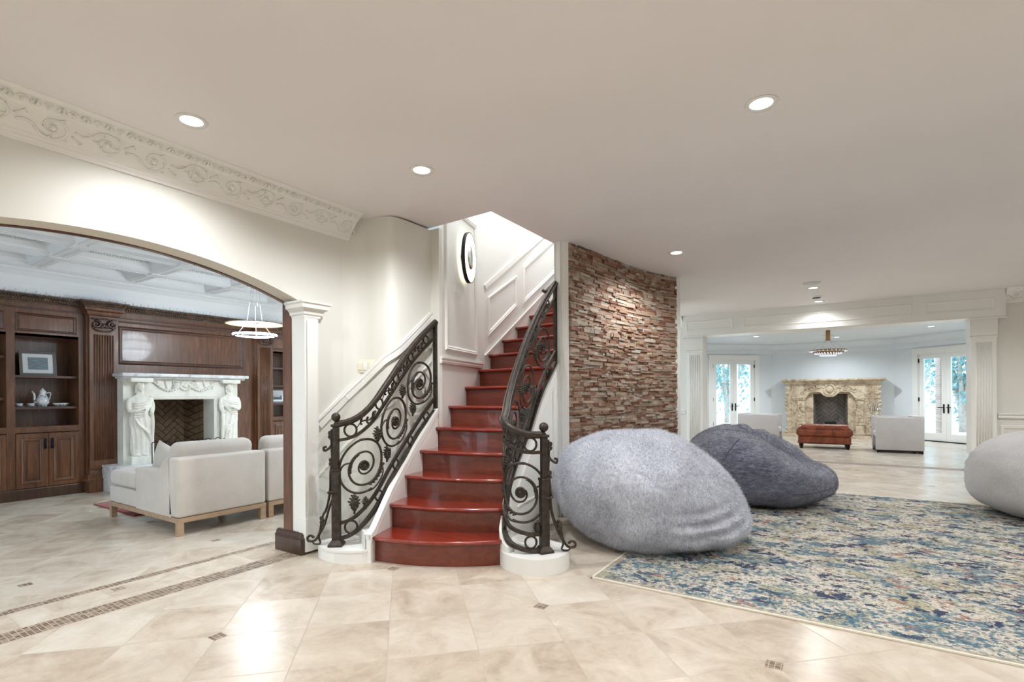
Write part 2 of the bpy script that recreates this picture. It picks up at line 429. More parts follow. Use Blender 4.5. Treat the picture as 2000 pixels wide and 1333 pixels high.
# structure ---------------------------------------------------------------
H = 2.70
def framep(mb, P, nrm, w, h, inward=True):
    P = [Vector(p) for p in P]; nrm = Vector(nrm).normalized(); n = len(P)
    cen = sum(P, Vector()) / n
    def inset(d):
        out = []
        for i in range(n):
            a = (P[i] - P[i - 1]).normalized(); b = (P[(i + 1) % n] - P[i]).normalized()
            na = nrm.cross(a); nb = nrm.cross(b)
            if na.dot(cen - P[i]) < 0: na = -na
            if nb.dot(cen - P[i]) < 0: nb = -nb
            mm = na + nb; mm = mm / max(.3, mm.dot(na)); out.append(P[i] + mm * d)
        return out
    loops = [(0, -.002), (0, h * .55), (w * .25, h), (w * .45, h * .7), (w * .7, h * .75), (w, h * .3), (w, -.002)]
    vs = []
    for d, hh in loops: vs += [p + nrm * hh for p in inset(d)]
    fs = [(q * n + i, q * n + (i + 1) % n, (q + 1) * n + (i + 1) % n, (q + 1) * n + i) for q in range(len(loops) - 1) for i in range(n)]
    return mb.add(vs, fs)

f = MB(); f.box(-9.2, 6.2, -3.7, 17.4, -.08, 0); struct(f.build('floor', M_FLOOR))
# hall ceiling, with the opening for the stairwell
c = MB(); c.box(-3.7, 6.2, -3.7, 2.97, H, H + .3); c.box(-2.42, 6.2, 2.97, 10.3, H, H + .3); c.box(-3.7, -2.42, 8.7, 10.3, H, H + .3); struct(c.build('ceiling', M_CEIL))
c = MB(); c.add([(-3.7, 2.97, H), (-2.42, 2.97, H), (-2.42, 3.49, H + .035), (-3.7, 3.49, H + .005), (-3.7, 2.97, H + .3), (-2.42, 2.97, H + .3), (-2.42, 3.49, H + .3), (-3.7, 3.49, H + .3)],
    [(0, 1, 2, 3), (4, 5, 6, 7), (0, 1, 5, 4), (1, 2, 6, 5), (2, 3, 7, 6), (3, 0, 4, 7)])
struct(c.build('ceiling_stair', M_CEIL))
# arched wall towards the library
AR = 3.27; ARC_Y = 1.25; ARC_Z = 2.137
def arch(y, dr=0): return ARC_Z - AR + math.sqrt((AR - dr) ** 2 - (y - ARC_Y) ** 2)
ys = [.10 + (2.40 - .10) * i / 40 for i in range(41)]
RX = Matrix(((0, 0, 1, 0), (1, 0, 0, 0), (0, 1, 0, 0), (0, 0, 0, 1)))     # (a,b,h) -> x=h, y=a, z=b
def prof_x(mb, poly, x0, x1): return mb.prism(poly, x0, x1, RX)
RY = Matrix(((1, 0, 0, 0), (0, 0, 1, 0), (0, 1, 0, 0), (0, 0, 0, 1)))     # (a,b,h) -> x=a, y=h, z=b
def prof_y(mb, poly, y0, y1): return mb.prism(poly, y0, y1, RY)
a = MB()
for x0 in (-3.5, -3.66):
    # faces as quads strips, robust for the concave outline
    a.add([(x0, -3.6, 0), (x0, .10, 0), (x0, .10, H), (x0, -3.6, H)], [(0, 1, 2, 3)])
    a.add([(x0, 2.40, 0), (x0, 2.80, 0), (x0, 2.80, H), (x0, 2.40, H)], [(0, 1, 2, 3)])
    for p, q in zip(ys, ys[1:]): a.add([(x0, p, arch(p)), (x0, q, arch(q)), (x0, q, H), (x0, p, H)], [(0, 1, 2, 3)])
o_arch = struct(a.build('wall_left', M_WALL))
a = MB()
for p, q in zip(ys, ys[1:]): a.add([(-3.5, p, arch(p)), (-3.5, q, arch(q)), (-3.66, q, arch(q)), (-3.66, p, arch(p))], [(0, 1, 2, 3)], True)
a.add([(-3.5, 2.4, 0), (-3.66, 2.4, 0), (-3.66, 2.4, arch(2.4)), (-3.5, 2.4, arch(2.4))], [(0, 1, 2, 3)])
a.add([(-3.5, .1, 0), (-3.66, .1, 0), (-3.66, .1, arch(.1)), (-3.5, .1, arch(.1))], [(0, 1, 2, 3)])
struct(a.build('trim_1', M_SOFFIT))
# dark casing on the library side of the arch
a = MB()
prev = None
for p, q in zip(ys, ys[1:]):
    a.add([(x, yy, zz) for x in (-3.662, -3.70) for yy, zz in ((p, arch(p, .006)), (q, arch(q, .006)), (q, arch(q) + .12), (p, arch(p) + .12))], [(0, 1, 2, 3), (4, 5, 6, 7), (0, 1, 5, 4), (3, 2, 6, 7)])
a.box(-3.70, -3.595, 2.385, 2.52, 0, 1.93); a.box(-3.70, -3.595, -.02, .115, 0, 1.93)
struct(a.build('trim_2', M_WOOD))
a = MB(); a.bbox(-3.77, -3.432, 2.352, 2.50, 0, .115, .006); a.sweep([(0, .115), (.0, .12), (-.012, .13), (-.016, .15), (-.03, .16), (-.05, .16)], [(-3.432, 2.5), (-3.432, 2.352), (-3.77, 2.352)], inv=True, ends=False)
struct(a.build('trim_3', M_WOODD))
# pilaster at the arch jamb with its capital
a = MB(); a.box(-3.60, -3.435, 2.394, 2.515, 0, 1.83); a.box(-3.5, -3.420, 2.385, 2.53, 0.02, .27); a.box(-3.428, -3.424, 2.41, 2.50, .3, 1.78)
cap = [(-.07, 1.80), (0.002, 1.80), (.004, 1.815), (.014, 1.825), (.016, 1.84), (.032, 1.86), (.05, 1.868), (.052, 1.895), (.064, 1.905), (.064, 1.918), (-.07, 1.918)]
a.sweep(cap, [(-3.60, 2.394), (-3.435, 2.394), (-3.435, 2.53), (-3.52, 2.53)], inv=False)
a.box(-3.6, -3.37, 2.36, 2.55, 1.905, 1.916)
struct(a.build('trim_4', M_TRIM))
# curved wall stepping out to the stair, the stub and the stairwell walls
cur = [(-3.5, 2.80)] + crv([(-3.5, 2.80), (-3.47, 2.89), (-3.40, 2.95), (-3.28, 2.99), (-3.20, 3.02), (-3.16, 3.08), (-3.15, 3.2)], 6)[1:] + [(-3.15, 3.49)]
a = MB(); a.wallrun(cur, 0, H); a.box(-3.62, -3.05, 3.49, 3.53, 0, H)
for q in range(len(a.f)): a.sm[q] = q < len(cur) - 1
struct(a.build('wall_left_curved', M_WALL))
SW = [(-3.05, 3.49), (-3.36, 4.60), (-3.36, 8.6)]
a = MB(); a.wallrun(SW, 0, 4.7); a.wallrun([(-2.40, 4.46), (-2.40, 8.6)], 0, 4.7, .06, -1); a.box(-3.36, -2.4, 8.6, 8.66, 0, 4.7); a.box(-3.7, -2.38, 3.40, 8.7, 4.7, 4.76)
a.box(-3.7, -2.42, 3.40, 3.49, H + .06, 4.7); a.box(-2.42, -2.36, 3.4, 4.46, H + .3, 4.7)
struct(a.build('wall_stair', M_STAIRWALL))
# white strip closing the end of the stair wall beside the ledger stone
a = MB(); a.add([(-2.40, 4.45, 0), (-2.285, 4.53, 0), (-2.285, 4.53, H), (-2.40, 4.45, H), (-2.41, 4.55, 0), (-2.33, 4.62, 0), (-2.33, 4.62, H), (-2.41, 4.55, H)], [(0, 1, 2, 3), (1, 5, 6, 2), (0, 4, 7, 3), (4, 5, 6, 7)])
struct(a.build('trim_5', M_TRIM))
# ledger stone wall: one mesh of stacked stones along a curve
SP = crv([(-2.288, 4.532), (-2.238, 4.92), (-2.17, 5.44), (-2.07, 6.03), (-1.94, 6.44), (-1.835, 6.66)], 10)
def along(P):
    s = [0]
    for p, q in zip(P, P[1:]): s.append(s[-1] + math.hypot(q[0] - p[0], q[1] - p[1]))
    return s
SS = along(SP)
def at_s(P, S, s):
    s = max(0, min(S[-1], s))
    for i in range(len(S) - 1):
        if s <= S[i + 1] + 1e-9:
            t = (s - S[i]) / (S[i + 1] - S[i]); d = Vector((P[i + 1][0] - P[i][0], P[i + 1][1] - P[i][1])).normalized()
            return Vector((P[i][0] + (P[i + 1][0] - P[i][0]) * t, P[i][1] + (P[i + 1][1] - P[i][1]) * t)), d
rg = random.Random(3)
a = MB(); z = 0
a.wallrun([tuple(p) for p in SP], 0, H)
while z < H - .004:
    hh = rg.choice([.014, .018, .022, .027, .033]); z1 = min(H - .001, z + hh); s = -rg.random() * .1
    tone = rg.random()
    while s < SS[-1]:
        L = rg.uniform(.05, .21) * (1 if hh < .03 else .8); s0 = max(0, s); s1 = min(SS[-1], s + L)
        if s1 - s0 > .004:
            dep = rg.uniform(.008, .034)
            p, d = at_s(SP, SS, s0); q, d2 = at_s(SP, SS, s1); n0 = Vector((d.y, -d.x)); n1 = Vector((d2.y, -d2.x))
            g = .0012; da = dep + rg.uniform(-.005, .005); db = dep + rg.uniform(-.005, .005)
            vs = []
            for (pp, nn, dd, sg) in ((p, n0, da, g), (q, n1, db, -g)):
                for zz in (z + g * .6, z1 - g * .6):
                    vs.append((pp.x, pp.y, zz)); vs.append((pp.x + nn.x * dd, pp.y + nn.y * dd, zz + rg.uniform(-.001, .001)))
            a.add(vs, [(1, 5, 7, 3), (0, 4, 5, 1), (2, 3, 7, 6), (0, 1, 3, 2), (4, 6, 7, 5)], rnd=max(0, min(1, rg.betavariate(1.5, 1.7))))
        s += L
    z = z1
struct(a.build('wall_stone', M_LEDGER))
a = MB(); a.wallrun([(-1.83, 6.64), (-1.79, 6.72), (-1.9, 6.85), (-3.4, 6.9)], 0, H, .03, 1); struct(a.build('trim_6', M_TRIM))

# wall with the wide opening, its pilasters and panelled beam
Y0 = 10.2
a = MB(); a.box(-3.6, -2.30, Y0, Y0 + .32, 0, H); a.box(1.60, 6.2, Y0, Y0 + .32, 0, H); a.box(-2.30, 1.56, Y0, Y0 + .32, 2.31, H); struct(a.build('wall_opening', M_WALL))
a = MB(); a.box(-2.64, 1.935, Y0 - .10, Y0, 2.31, H - .0005); a.box(-2.26, 1.52, Y0 - .08, Y0 + .34, 2.302, 2.312)
for x0, x1 in ((-2.58, -1.74), (-1.57, .86), (1.02, 1.82)):
    framep(a, [(x0, Y0 - .10, 2.40), (x1, Y0 - .10, 2.40), (x1, Y0 - .10, 2.585), (x0, Y0 - .10, 2.585)], (0, -1, 0), .035, .014)
a.sweep([(0, 0), (.012, 0), (.018, .012), (.006, .03), (0, .03)], [(-2.64, Y0, 2.28), (-2.64, Y0 - .10, 2.28), (-2.26, Y0 - .10, 2.28)])
a.sweep([(0, 0), (.012, 0), (.018, .012), (.006, .03), (0, .03)], [(1.53, Y0 - .10, 2.28), (1.935, Y0 - .10, 2.28), (1.935, Y0, 2.28)], inv=False)
struct(a.build('trim_7', M_TRIM))
def pilaster(mb, xa, xb):
    yf = Y0 - .06
    mb.box(xa, xb, yf, Y0 + .34, .27, 2.31)
    mb.box(xa - .02, xb + .02, yf - .02, Y0, 0, .27); mb.sweep([(0, 0), (.022, 0), (.02, .015), (.01, .03), (0, .045)], [(xa, Y0, .25), (xa, yf, .25), (xb, yf, .25), (xb, Y0, .25)], inv=False)
    mb.box(xa - .012, xb + .012, yf - .012, Y0, 2.04, 2.31); mb.sweep([(0, 0), (.012, .01), (.012, .03), (0, .04)], [(xa, Y0, 2.0), (xa, yf, 2.0), (xb, yf, 2.0), (xb, Y0, 2.0)], inv=False)
    n = 6; w_ = (xb - xa - .09) / n
    for i in range(n):
        x = xa + .045 + w_ * (i + .5)
        mb.tube([(x, yf - .001, .33), (x, yf - .001, 1.94)], w_ * .34, 8)
a = MB(); pilaster(a, -2.59, -2.29); struct(a.build('trim_8', M_TRIM))
a = MB(); pilaster(a, 1.56, 1.84); struct(a.build('trim_9', M_TRIM))
# chair rail, wainscot panels, skirting on the opening wall
a = MB()
for xa, xb in ((-3.6, -2.62), (1.86, 6.2)):
    a.sweep([(0, 0), (.03, .0), (.034, .015), (.02, .03), (.02, .045), (.04, .055), (.04, .07), (0, .07)], [(xa, Y0, .82), (xb, Y0, .82)])
    a.box(xa, xb, Y0 - .02, Y0, 0, .24)
for x0, x1 in ((1.885, 3.1), (3.25, 4.4), (-3.4, -2.75)):
    framep(a, [(x0, Y0, .26), (x1, Y0, .26), (x1, Y0, .715), (x0, Y0, .715)], (0, -1, 0), .05, .02)
struct(a.build('trim_10', M_TRIM))
# carved crown on the opening wall, right of the beam
def rinceau(mb, P0, du, dv, n, L, W, r=.011, rel=.006, nrm=None):
    """running scroll: P0 origin, du unit along, dv unit across, period L, width W"""
    du = Vector(du).normalized(); dv = Vector(dv).normalized(); nn = Vector(nrm) if nrm is not None else du.cross(dv)
    for i in range(n):
        c_ = Vector(P0) + du * (L * (i + .5)); sgn = 1 if i % 2 == 0 else -1
        pts = []
        for k in range(40):
            t = k / 39; ang = sgn * (PI * 1.1 + t * PI * 3.1); R = W * .47 * (1 - t) ** .75 + W * .04
            pts.append(c_ + du * R * 1.12 * math.cos(ang) + dv * R * math.sin(ang) + nn * rel)
        st = c_ - du * L * .62 + dv * (-sgn) * W * .1 + nn * rel
        pts = [st.lerp(pts[0], q / 4) + dv * sgn * W * .12 * math.sin(PI * q / 4) for q in range(4)] + pts
        mb.tube(pts, r, 6, nrm=nn, taper=lambda t: 1 - .45 * t)
        for q in range(7):   # leaves thrown off the scroll
            p = pts[4 + q * 4]; dd = (p - c_); dd = dd.normalized() if dd.length > 0 else du
            a1 = p + dd * W * .02; b1 = p + dd * W * ((.15, -.2)[q % 2]) + du * sgn * W * .09
            mb.tube([a1, (a1 + b1) / 2 + du * .004, b1], [r * .95, r * .8, r * .2], 5, nrm=nn)
        mb.ball(c_ + nn * rel, r * 2.1, 6)
        for q in range(5):
            an = q * 2 * PI / 5; mb.ball(c_ + nn * rel * .6 + (du * math.cos(an) + dv * math.sin(an)) * W * .1, r * 1.15, 4)
        e = c_ + du * L * .5 - dv * sgn * W * .36 + nn * rel
        mb.tube([c_ + du * L * .34 - dv * sgn * W * .1 + nn * rel, c_ + du * L * .45 - dv * sgn * W * .26 + nn * rel, e, e + du * .012 + dv * sgn * W * .1], [r * .8, r * .7, r * .9, r * .3], 6, nrm=nn)
def leafrow(mb, P0, du, dv, n, L, W, nrm, r=.008):
    du = Vector(du).normalized(); dv = Vector(dv).normalized(); nn = Vector(nrm)
    for i in range(n):
        c_ = Vector(P0) + du * (L * (i + .5))
        if i % 2 == 0:
            for s in (-1, 1):
                for q in range(3):
                    a1 = c_ - dv * W * .38 + du * s * .004; b1 = c_ + dv * W * (.42 - q * .22) + du * s * L * (.12 + .15 * q) + nn * .004
                    mb.tube([a1, (a1 + b1) / 2 + du * s * L * .08 + nn * .008, b1 + nn * .004], [r * .7, r, r * .6], 5, nrm=nn)
            mb.ball(c_ + dv * W * .2 + nn * .006, r * 1.2, 4)
        else:
            pts = [c_ + du * (L * .34 * math.cos(t)) + dv * (W * .34 * math.sin(t)) + nn * .004 for t in [PI * (.1 + .8 * q / 8) for q in range(9)]]
            mb.tube(pts, r * .8, 5, nrm=nn); mb.ball(c_ - dv * W * .1 + nn * .006, r * 1.5, 5)
            mb.tube([c_ - dv * W * .4 + nn * .004, c_ + dv * W * .1 + nn * .01], [r, r * .4], 5, nrm=nn)
CRP = [(0, -.200), (.012, -.200), (.016, -.185), (.022, -.178), (.022, -.168), (.030, -.160), (.034, -.150), (.115, -.058), (.122, -.056), (.128, -.050), (.134, -.050), (.165, -.018), (.172, -.018), (.19, -.004), (.19, 0), (0, 0)]
a = MB(); a.sweep(CRP, [(-3.5, -3.6, H), (-3.5, 2.86, H)])
dv = Vector((.081, 0, .092)).normalized(); nr = Vector((dv.z, 0, -dv.x))
rinceau(a, (-3.5 + .0745, .115 - .23 * 3, H - .104), (0, 1, 0), dv, 15, .231, .128, nrm=nr, r=.0066, rel=.004)
dv2 = Vector((.031, 0, .032)).normalized(); nr2 = Vector((dv2.z, 0, -dv2.x))
leafrow(a, (-3.5 + .1495, -.5, H - .034), (0, 1, 0), dv2, 66, .0505, .040, nr2, .0048)
struct(a.build('trim_11', M_TRIM))
a = MB(); a.sweep(CRP, [(1.94, Y0, H), (6.2, Y0, H)])
dv = Vector((0, -.081, .092)).normalized(); nr = Vector((0, -dv.z, dv.y))
rinceau(a, (1.95, Y0 - .0745, H - .104), (1, 0, 0), dv, 5, .231, .128, nrm=nr, r=.0066, rel=.004)
a.sweep(CRP, [(-3.6, Y0, H), (-2.65, Y0, H)])
struct(a.build('trim_12', M_TRIM))
# hidden walls closing the hall behind and right of the camera
a = MB(); a.box(6.2, 6.26, -3.7, 10.3, 0, H); struct(a.build('wall_right', M_WALL))
a = MB(); a.box(-3.7, 6.2, -3.76, -3.7, 0, H); struct(a.build('wall_rear', M_WALL))
# back room
a = MB(); a.box(-3.6, 3.6, 10.3, 17.3, 2.64, 2.7); struct(a.build('ceiling_back', M_BACKWALL))
a = MB(); a.box(-1.86, -.80, 16.9, 17.2, 0, 2.64); a.box(.05, 1.06, 16.9, 17.2, 0, 2.64); a.box(-.80, .05, 16.9, 17.2, 1.2, 2.64); a.box(-.9, .15, 17.12, 17.2, 0, 1.3); a.box(-3.72, -3.66, 10.5, 15.2, 0, 2.64); a.box(2.92, 2.98, 10.5, 15.2, 0, 2.64)
struct(a.build('wall_back', M_BACKWALL))
def seg(o, d, t): return (o[0] + d[0] * t, o[1] + d[1] * t)
q2 = math.sqrt(.5); CR_, DR_ = (1.06, 16.9), (q2, -q2); CL_, DL_ = (-1.86, 16.9), (-q2, -q2)
def doorwall(name, o, d, t0, t1, top, tend, side):
    a = MB(); th = .14
    for ta, tb, z0, z1 in ((0, t0, 0, 2.64), (t1, tend, 0, 2.64), (t0, t1, top, 2.64)):
        a.wallrun([seg(o, d, ta), seg(o, d, tb)], z0, z1, th, side)
    struct(a.build(name, M_BACKWALL))
doorwall('wall_back_right', CR_, DR_, .651, 1.997, 2.165, 2.55, 1)
doorwall('wall_back_left', CL_, DL_, .557, 1.935, 2.175, 2.55, -1)
a = MB(); cp = [(0, -.30), (.02, -.30), (.025, -.27), (.04, -.25), (.04, -.16), (.05, -.14), (.14, -.05), (.16, -.04), (.16, 0), (0, 0)]
a.sweep(cp, [(*seg(CL_, DL_, 2.5), 2.64), (*CL_, 2.64), (*CR_, 2.64), (*seg(CR_, DR_, 2.5), 2.64)])
struct(a.build('trim_13', M_BACKWALL))
a = MB(); bp = [(0, 0), (.02, 0), (.02, .14), (.008, .16), (0, .16)]
a.sweep(bp, [CL_, CR_, seg(CR_, DR_, .5)]); struct(a.build('baseboard_back', M_TRIM))

def french_door(name, o, d, t0, t1, top, side, mid):
    """side=+1: outside is to the left of direction d"""
    d = Vector((d[0], d[1], 0)); nrm = Vector((-d.y, d.x, 0)) * side       # outward
    R = Matrix(((d.x, nrm.x, 0, o[0]), (d.y, nrm.y, 0, o[1]), (0, 0, 1, 0), (0, 0, 0, 1)))
    root = MB()
    for b in ((t0 - .14, t0, -.025, 0, 0, top + .12), (t1, t1 + .14, -.025, 0, 0, top + .12), (t0 - .14, t1 + .14, -.03, 0, top, top + .12),
              (t0 - .16, t1 + .16, -.045, 0, top + .12, top + .145), (t0, t0 + .02, -.0, .1, 0, top), (t1 - .02, t1, 0, .1, 0, top), (t0, t1, 0, .1, top - .02, top)):
        root.box(*b, M=R)
    fr = struct(root.build(name, M_TRIM))
    mb = MB(); mb.box(t0 - .02, t1 + .02, -.03, .12, 0, .02, M=R); mb.build('threshold', M_BLACK, fr)
    for k_, (ta, tb) in enumerate(((t0 + .022, mid - .002), (mid + .002, t1 - .022))):
        z0, z1 = .022, top - .022; ga, gb, gz0, gz1 = ta + .105, tb - .105, .20, top - .12
        mb = MB()
        for b in ((ta, ga, .01, .055, z0, z1), (gb, tb, .01, .055, z0, z1), (ga, gb, .01, .055, z0, gz0), (ga, gb, .01, .055, gz1, z1)): mb.box(*b, M=R)
        lf = mb.build('door_leaf', M_TRIM, fr)
        mb = MB(); mb.box(ga, gb, .028, .034, gz0, gz1, M=R); mb.build('glass_pane', M_GLASS, lf)
        xh = (tb - .05) if k_ == 0 else (ta + .05)
        mb = MB(); mb.bbox(xh - .018, xh + .018, -.004, .01, .70, .92, .006, M=R); mb.tube([R @ Vector((xh, -.003, .84)), R @ Vector((xh, -.05, .84)), R @ Vector((xh + (-.1 if k_ == 0 else .1), -.052, .838))], .009, 8)
        mb.build('lever_handle', M_BLACK, lf)
        for zz in (.28, .98, 1.95):
            mb = MB(); xx = ta - .01 if k_ == 0 else tb + .01; mb.box(xx - .012, xx + .012, -.006, .012, zz, zz + .1, M=R); mb.build('hinge', M_BLACK, fr)
    return fr
french_door('door_1', CL_, DL_, .557, 1.935, 2.175, -1, 1.246)
french_door('door_2', CR_, DR_, .651, 1.997, 2.165, 1, 1.324)
# ---------------------------------------------------------------- staircase
RHO = .184
NL = [(-2.865, 2.55), (-2.96, 2.80), (-3.025, 3.03), (-3.055, 3.24), (-3.06, 3.45), (-3.10, 3.68), (-3.23, 4.06), (-3.32, 4.42), (-3.36, 4.68), (-3.36, 4.95), (-3.36, 5.25), (-3.36, 5.57), (-3.36, 5.86), (-3.36, 6.15)]
NR = [(-2.02, 2.975), (-2.095, 3.134), (-2.185, 3.274), (-2.27, 3.40), (-2.33, 3.53), (-2.37, 3.71), (-2.385, 3.96), (-2.39, 4.23), (-2.40, 4.50), (-2.40, 4.80), (-2.40, 5.12), (-2.40, 5.45), (-2.40, 5.76), (-2.40, 6.06)]
BU = [.085, .075, .055, .035, .02, .01] + [0] * 10
stair = thing('staircase', 'curved white-sided staircase with glossy red mahogany treads and risers', 'staircase', (-2.5, 2.9, 0))
def nose(k, back=0, n=14):
    a, b = Vector(NL[k]), Vector(NR[k]); d = (b - a).normalized(); nn = Vector((d.y, -d.x))
    return [tuple(a.lerp(b, t / n) + nn * (BU[k] * 4 * (t / n) * (1 - t / n) - back)) for t in range(n + 1)]
for k in range(13):
    z1 = RHO * (k + 1); fr_ = nose(k); bk = nose(k + 1, .028)
    m_ = MB(); n = len(fr_)
    vs = [(*p, z1) for p in fr_] + [(*p, z1) for p in bk] + [(*p, z1 - .028) for p in fr_] + [(*p, z1 - .028) for p in bk]
    fs = [tuple(range(n)) + tuple(range(2 * n - 1, n - 1, -1)), tuple(range(2 * n, 3 * n)) + tuple(range(4 * n - 1, 3 * n - 1, -1))]
    fs = []
    for i in range(n - 1):
        fs += [(i, i + 1, n + i + 1, n + i), (2 * n + i, 2 * n + i + 1, 3 * n + i + 1, 3 * n + i)]
    fs += [(0, n, 3 * n, 2 * n), (n - 1, 2 * n - 1, 4 * n - 1, 3 * n - 1)] + [(n + i, n + i + 1, 3 * n + i + 1, 3 * n + i) for i in range(n - 1)]
    m_.add(vs, fs); m_.tube([(*p, z1 - .014) for p in fr_], .014, 10, nrm=(0, 0, 1))
    m_.build('tread', M_TREAD, stair)
    m_ = MB(); m_.wallrun(nose(k, .026), RHO * k - .003, z1 - .028); m_.tube([(*p, z1 - .032) for p in nose(k, .02)], .006, 6, nrm=(0, 0, 1))
    m_.build('riser', M_STEP, stair)
EL = crv([(-2.855, 2.515), (-2.955, 2.80), (-3.02, 3.03), (-3.05, 3.24), (-3.055, 3.47)], 8); ES = along(EL)
STR = [(0, .20), (.06, .23), (.335, .47), (.571, .66), (.848, .93), (.95, 1.04)]
zt = [interp(STR, s) for s in ES]
m_ = MB(); m_.wallrun(EL, 0, zt, .034, 1)
o2 = offset(EL, .09); o3 = offset(EL, -.006)
m_.wallrun(o3, [z - .03 for z in zt], [z + .008 for z in zt], .046, 1)
m_.wallrun(offset(EL, -.004), [max(0, z - .055) for z in zt], [z - .045 for z in zt], .01, 1)
m_.build('stringer', M_TRIM, stair)
ped = [(-3.37, 2.47), (-3.335, 2.43), (-3.28, 2.395), (-3.22, 2.375), (-3.15, 2.368), (-3.08, 2.372), (-3.01, 2.395), (-2.95, 2.43), (-2.90, 2.475), (-2.868, 2.53), (-2.93, 2.72), (-3.37, 2.72)]
m_ = MB(); m_.prism(ped, 0, .094); m_.wallrun([tuple(Vector(p)) for p in ped[:11]], .080, .098, .006, -1); m_.prism([(-3.10, 2.62), (-2.98, 2.56), (-2.93, 2.52), (-2.9, 2.50), (-2.94, 2.75), (-3.0, 2.9), (-3.12, 2.9)], .09, .2)
m_.build('pedestal', M_TRIM, stair)
RPp = crv([(-1.755, 3.09), (-1.83, 3.00), (-1.95, 2.965), (-2.05, 3.03), (-2.13, 3.18), (-2.21, 3.34), (-2.28, 3.55), (-2.34, 3.85), (-2.375, 4.15), (-2.392, 4.46)], 12); RS = along(RPp)
LPp = crv([(-3.16, 2.46), (-3.07, 2.54), (-3.015, 2.70), (-3.03, 2.87), (-3.065, 3.05), (-3.095, 3.25), (-3.09, 3.485)], 12); LS = along(LPp)
R_HAND = [(0, .918), (.13, .922), (.22, .955), (.3, 1.0), (.45, 1.035), (.56, 1.08), (.765, 1.225), (.95, 1.40), (1.165, 1.63), (1.39, 1.865), (1.61, 2.08), (1.86, 2.30)]
R_B4 = [(0, .125), (.09, .128), (.18, .145), (.27, .18), (.35, .235), (.5, .33), (.8, .53), (1.05, .71), (1.27, .90), (1.46, 1.14), (1.6, 1.29), (1.86, 1.53)]
L_HAND = [(0, .985), (.08, .998), (.152, 1.027), (.249, 1.102), (.346, 1.215), (.528, 1.387), (.766, 1.60), (1.09, 1.865)]
L_B4 = [(0, .142), (.08, .158), (.148, .192), (.261, .299), (.465, .530), (.758, .77), (1.09, 1.085)]
def smt(tab, s): return (interp(tab, s - .05) + interp(tab, s) * 2 + interp(tab, s + .05)) / 4
m_ = MB(); i0 = next(i for i, s in enumerate(RS) if s > .24)
rp = RPp[i0:]; zz = [smt(R_B4, s) - .022 for s in RS[i0:]]
m_.wallrun(offset(rp, -.035), 0, zz, .07, 1); m_.build('stringer', M_TRIM, stair)
ped = [(-2.06, 2.985), (-1.98, 2.925), (-1.90, 2.893), (-1.82, 2.885), (-1.74, 2.90), (-1.67, 2.945), (-1.625, 3.02), (-1.61, 3.10), (-1.62, 3.19), (-1.655, 3.27), (-1.72, 3.33), (-1.82, 3.36), (-1.95, 3.40), (-2.16, 3.45), (-2.15, 3.2)]
ped = crv(ped[:12], 4) + ped[12:]
m_ = MB(); m_.prism(ped, 0, .11); m_.build('pedestal', M_TRIM, stair)
m_ = MB(); op = offset(RPp, -.037)
sp_ = [(s, p) for s, p in zip(RS, op) if .85 < s < 1.74]
low = [(*p, .35) for s, p in sp_ if s > .85]; hi = [(*p, smt(R_B4, s) - .13) for s, p in sp_]
m_.tube(hi, 0, flat=(.022, .014), nrm=(0, 0, 1)); m_.tube([hi[-1], (hi[-1][0], hi[-1][1], .30)], 0, flat=(.022, .014)); m_.tube([(x, y, .30) for x, y, _ in hi], 0, flat=(.022, .014), nrm=(0, 0, 1))
m_.build('panel_moulding', M_TRIM, stair)

# wainscot mouldings on the stairwell walls
a = MB()
d1 = Vector((-.31, 1.11, 0)).normalized(); nw = Vector((d1.y, -d1.x, 0)); A0 = Vector((-3.05, 3.49, 0)) + nw * .001
def wp(t, z): p = A0 + d1 * t; return (p.x, p.y, z)
framep(a, [wp(.12, 1.62), wp(.90, 1.62), wp(.90, 3.0), wp(.12, 3.0)], nw, .045, .02)
a.sweep([(0, 0), (.02, 0), (.026, .02), (.016, .03), (.03, .045), (.03, .055), (0, .055)], [(*wp(0, 0)[:2], 1.49), (*wp(1.05, 0)[:2], 1.49)])
X3 = -3.36; nx = (1, 0, 0)
def sl(y, y0, z0, k=.69): return z0 + (y - y0) * k
framep(a, [(X3, 4.66, 1.86), (X3, 5.26, 2.29), (X3, 5.26, 2.66), (X3, 4.66, 2.30)], nx, .04, .02)
framep(a, [(X3, 5.42, 2.34), (X3, 6.45, 3.02), (X3, 6.45, 3.50), (X3, 5.42, 2.79)], nx, .04, .02)
for y0, z0, y1, z1, w_ in ((4.60, 2.40, 7.2, 4.2, .05), (4.60, 1.64, 7.2, 3.42, .012)):
    a.tube([(X3, y0, z0), (X3, y1, z1)], 0, flat=(w_, .03), nrm=nx)
struct(a.build('trim_14', M_TRIM))
# sloping chair rail on the wall beside the stair
cs = [(-3.5, 2.545), (-3.5, 2.80)] + [tuple(p) for p in cur[1:]]
CSs = along(cs)
a = MB(); zc = [.975 + .832 * s for s in CSs]
pth = [Vector((p[0], p[1], z)) for p, z in zip(offset(cs, -.012), zc)]
a.tube(pth, 0, flat=(.075, .024), nrm=None if False else [Vector((d.y, -d.x, 0)) for d in [Vector((cs[min(i + 1, len(cs) - 1)][0] - cs[max(i - 1, 0)][0], cs[min(i + 1, len(cs) - 1)][1] - cs[max(i - 1, 0)][1])).normalized() for i in range(len(cs))]])
a.tube([p + Vector((.004, -.004, .02)) for p in pth], .012, 6)
a.wallrun(offset(cs, -.001), [z - .42 for z in zc], [z - .40 for z in zc], .012, -1)
a.wallrun(cs[:10], 0, .16, .018, -1)
struct(a.build('trim_15', M_TRIM))

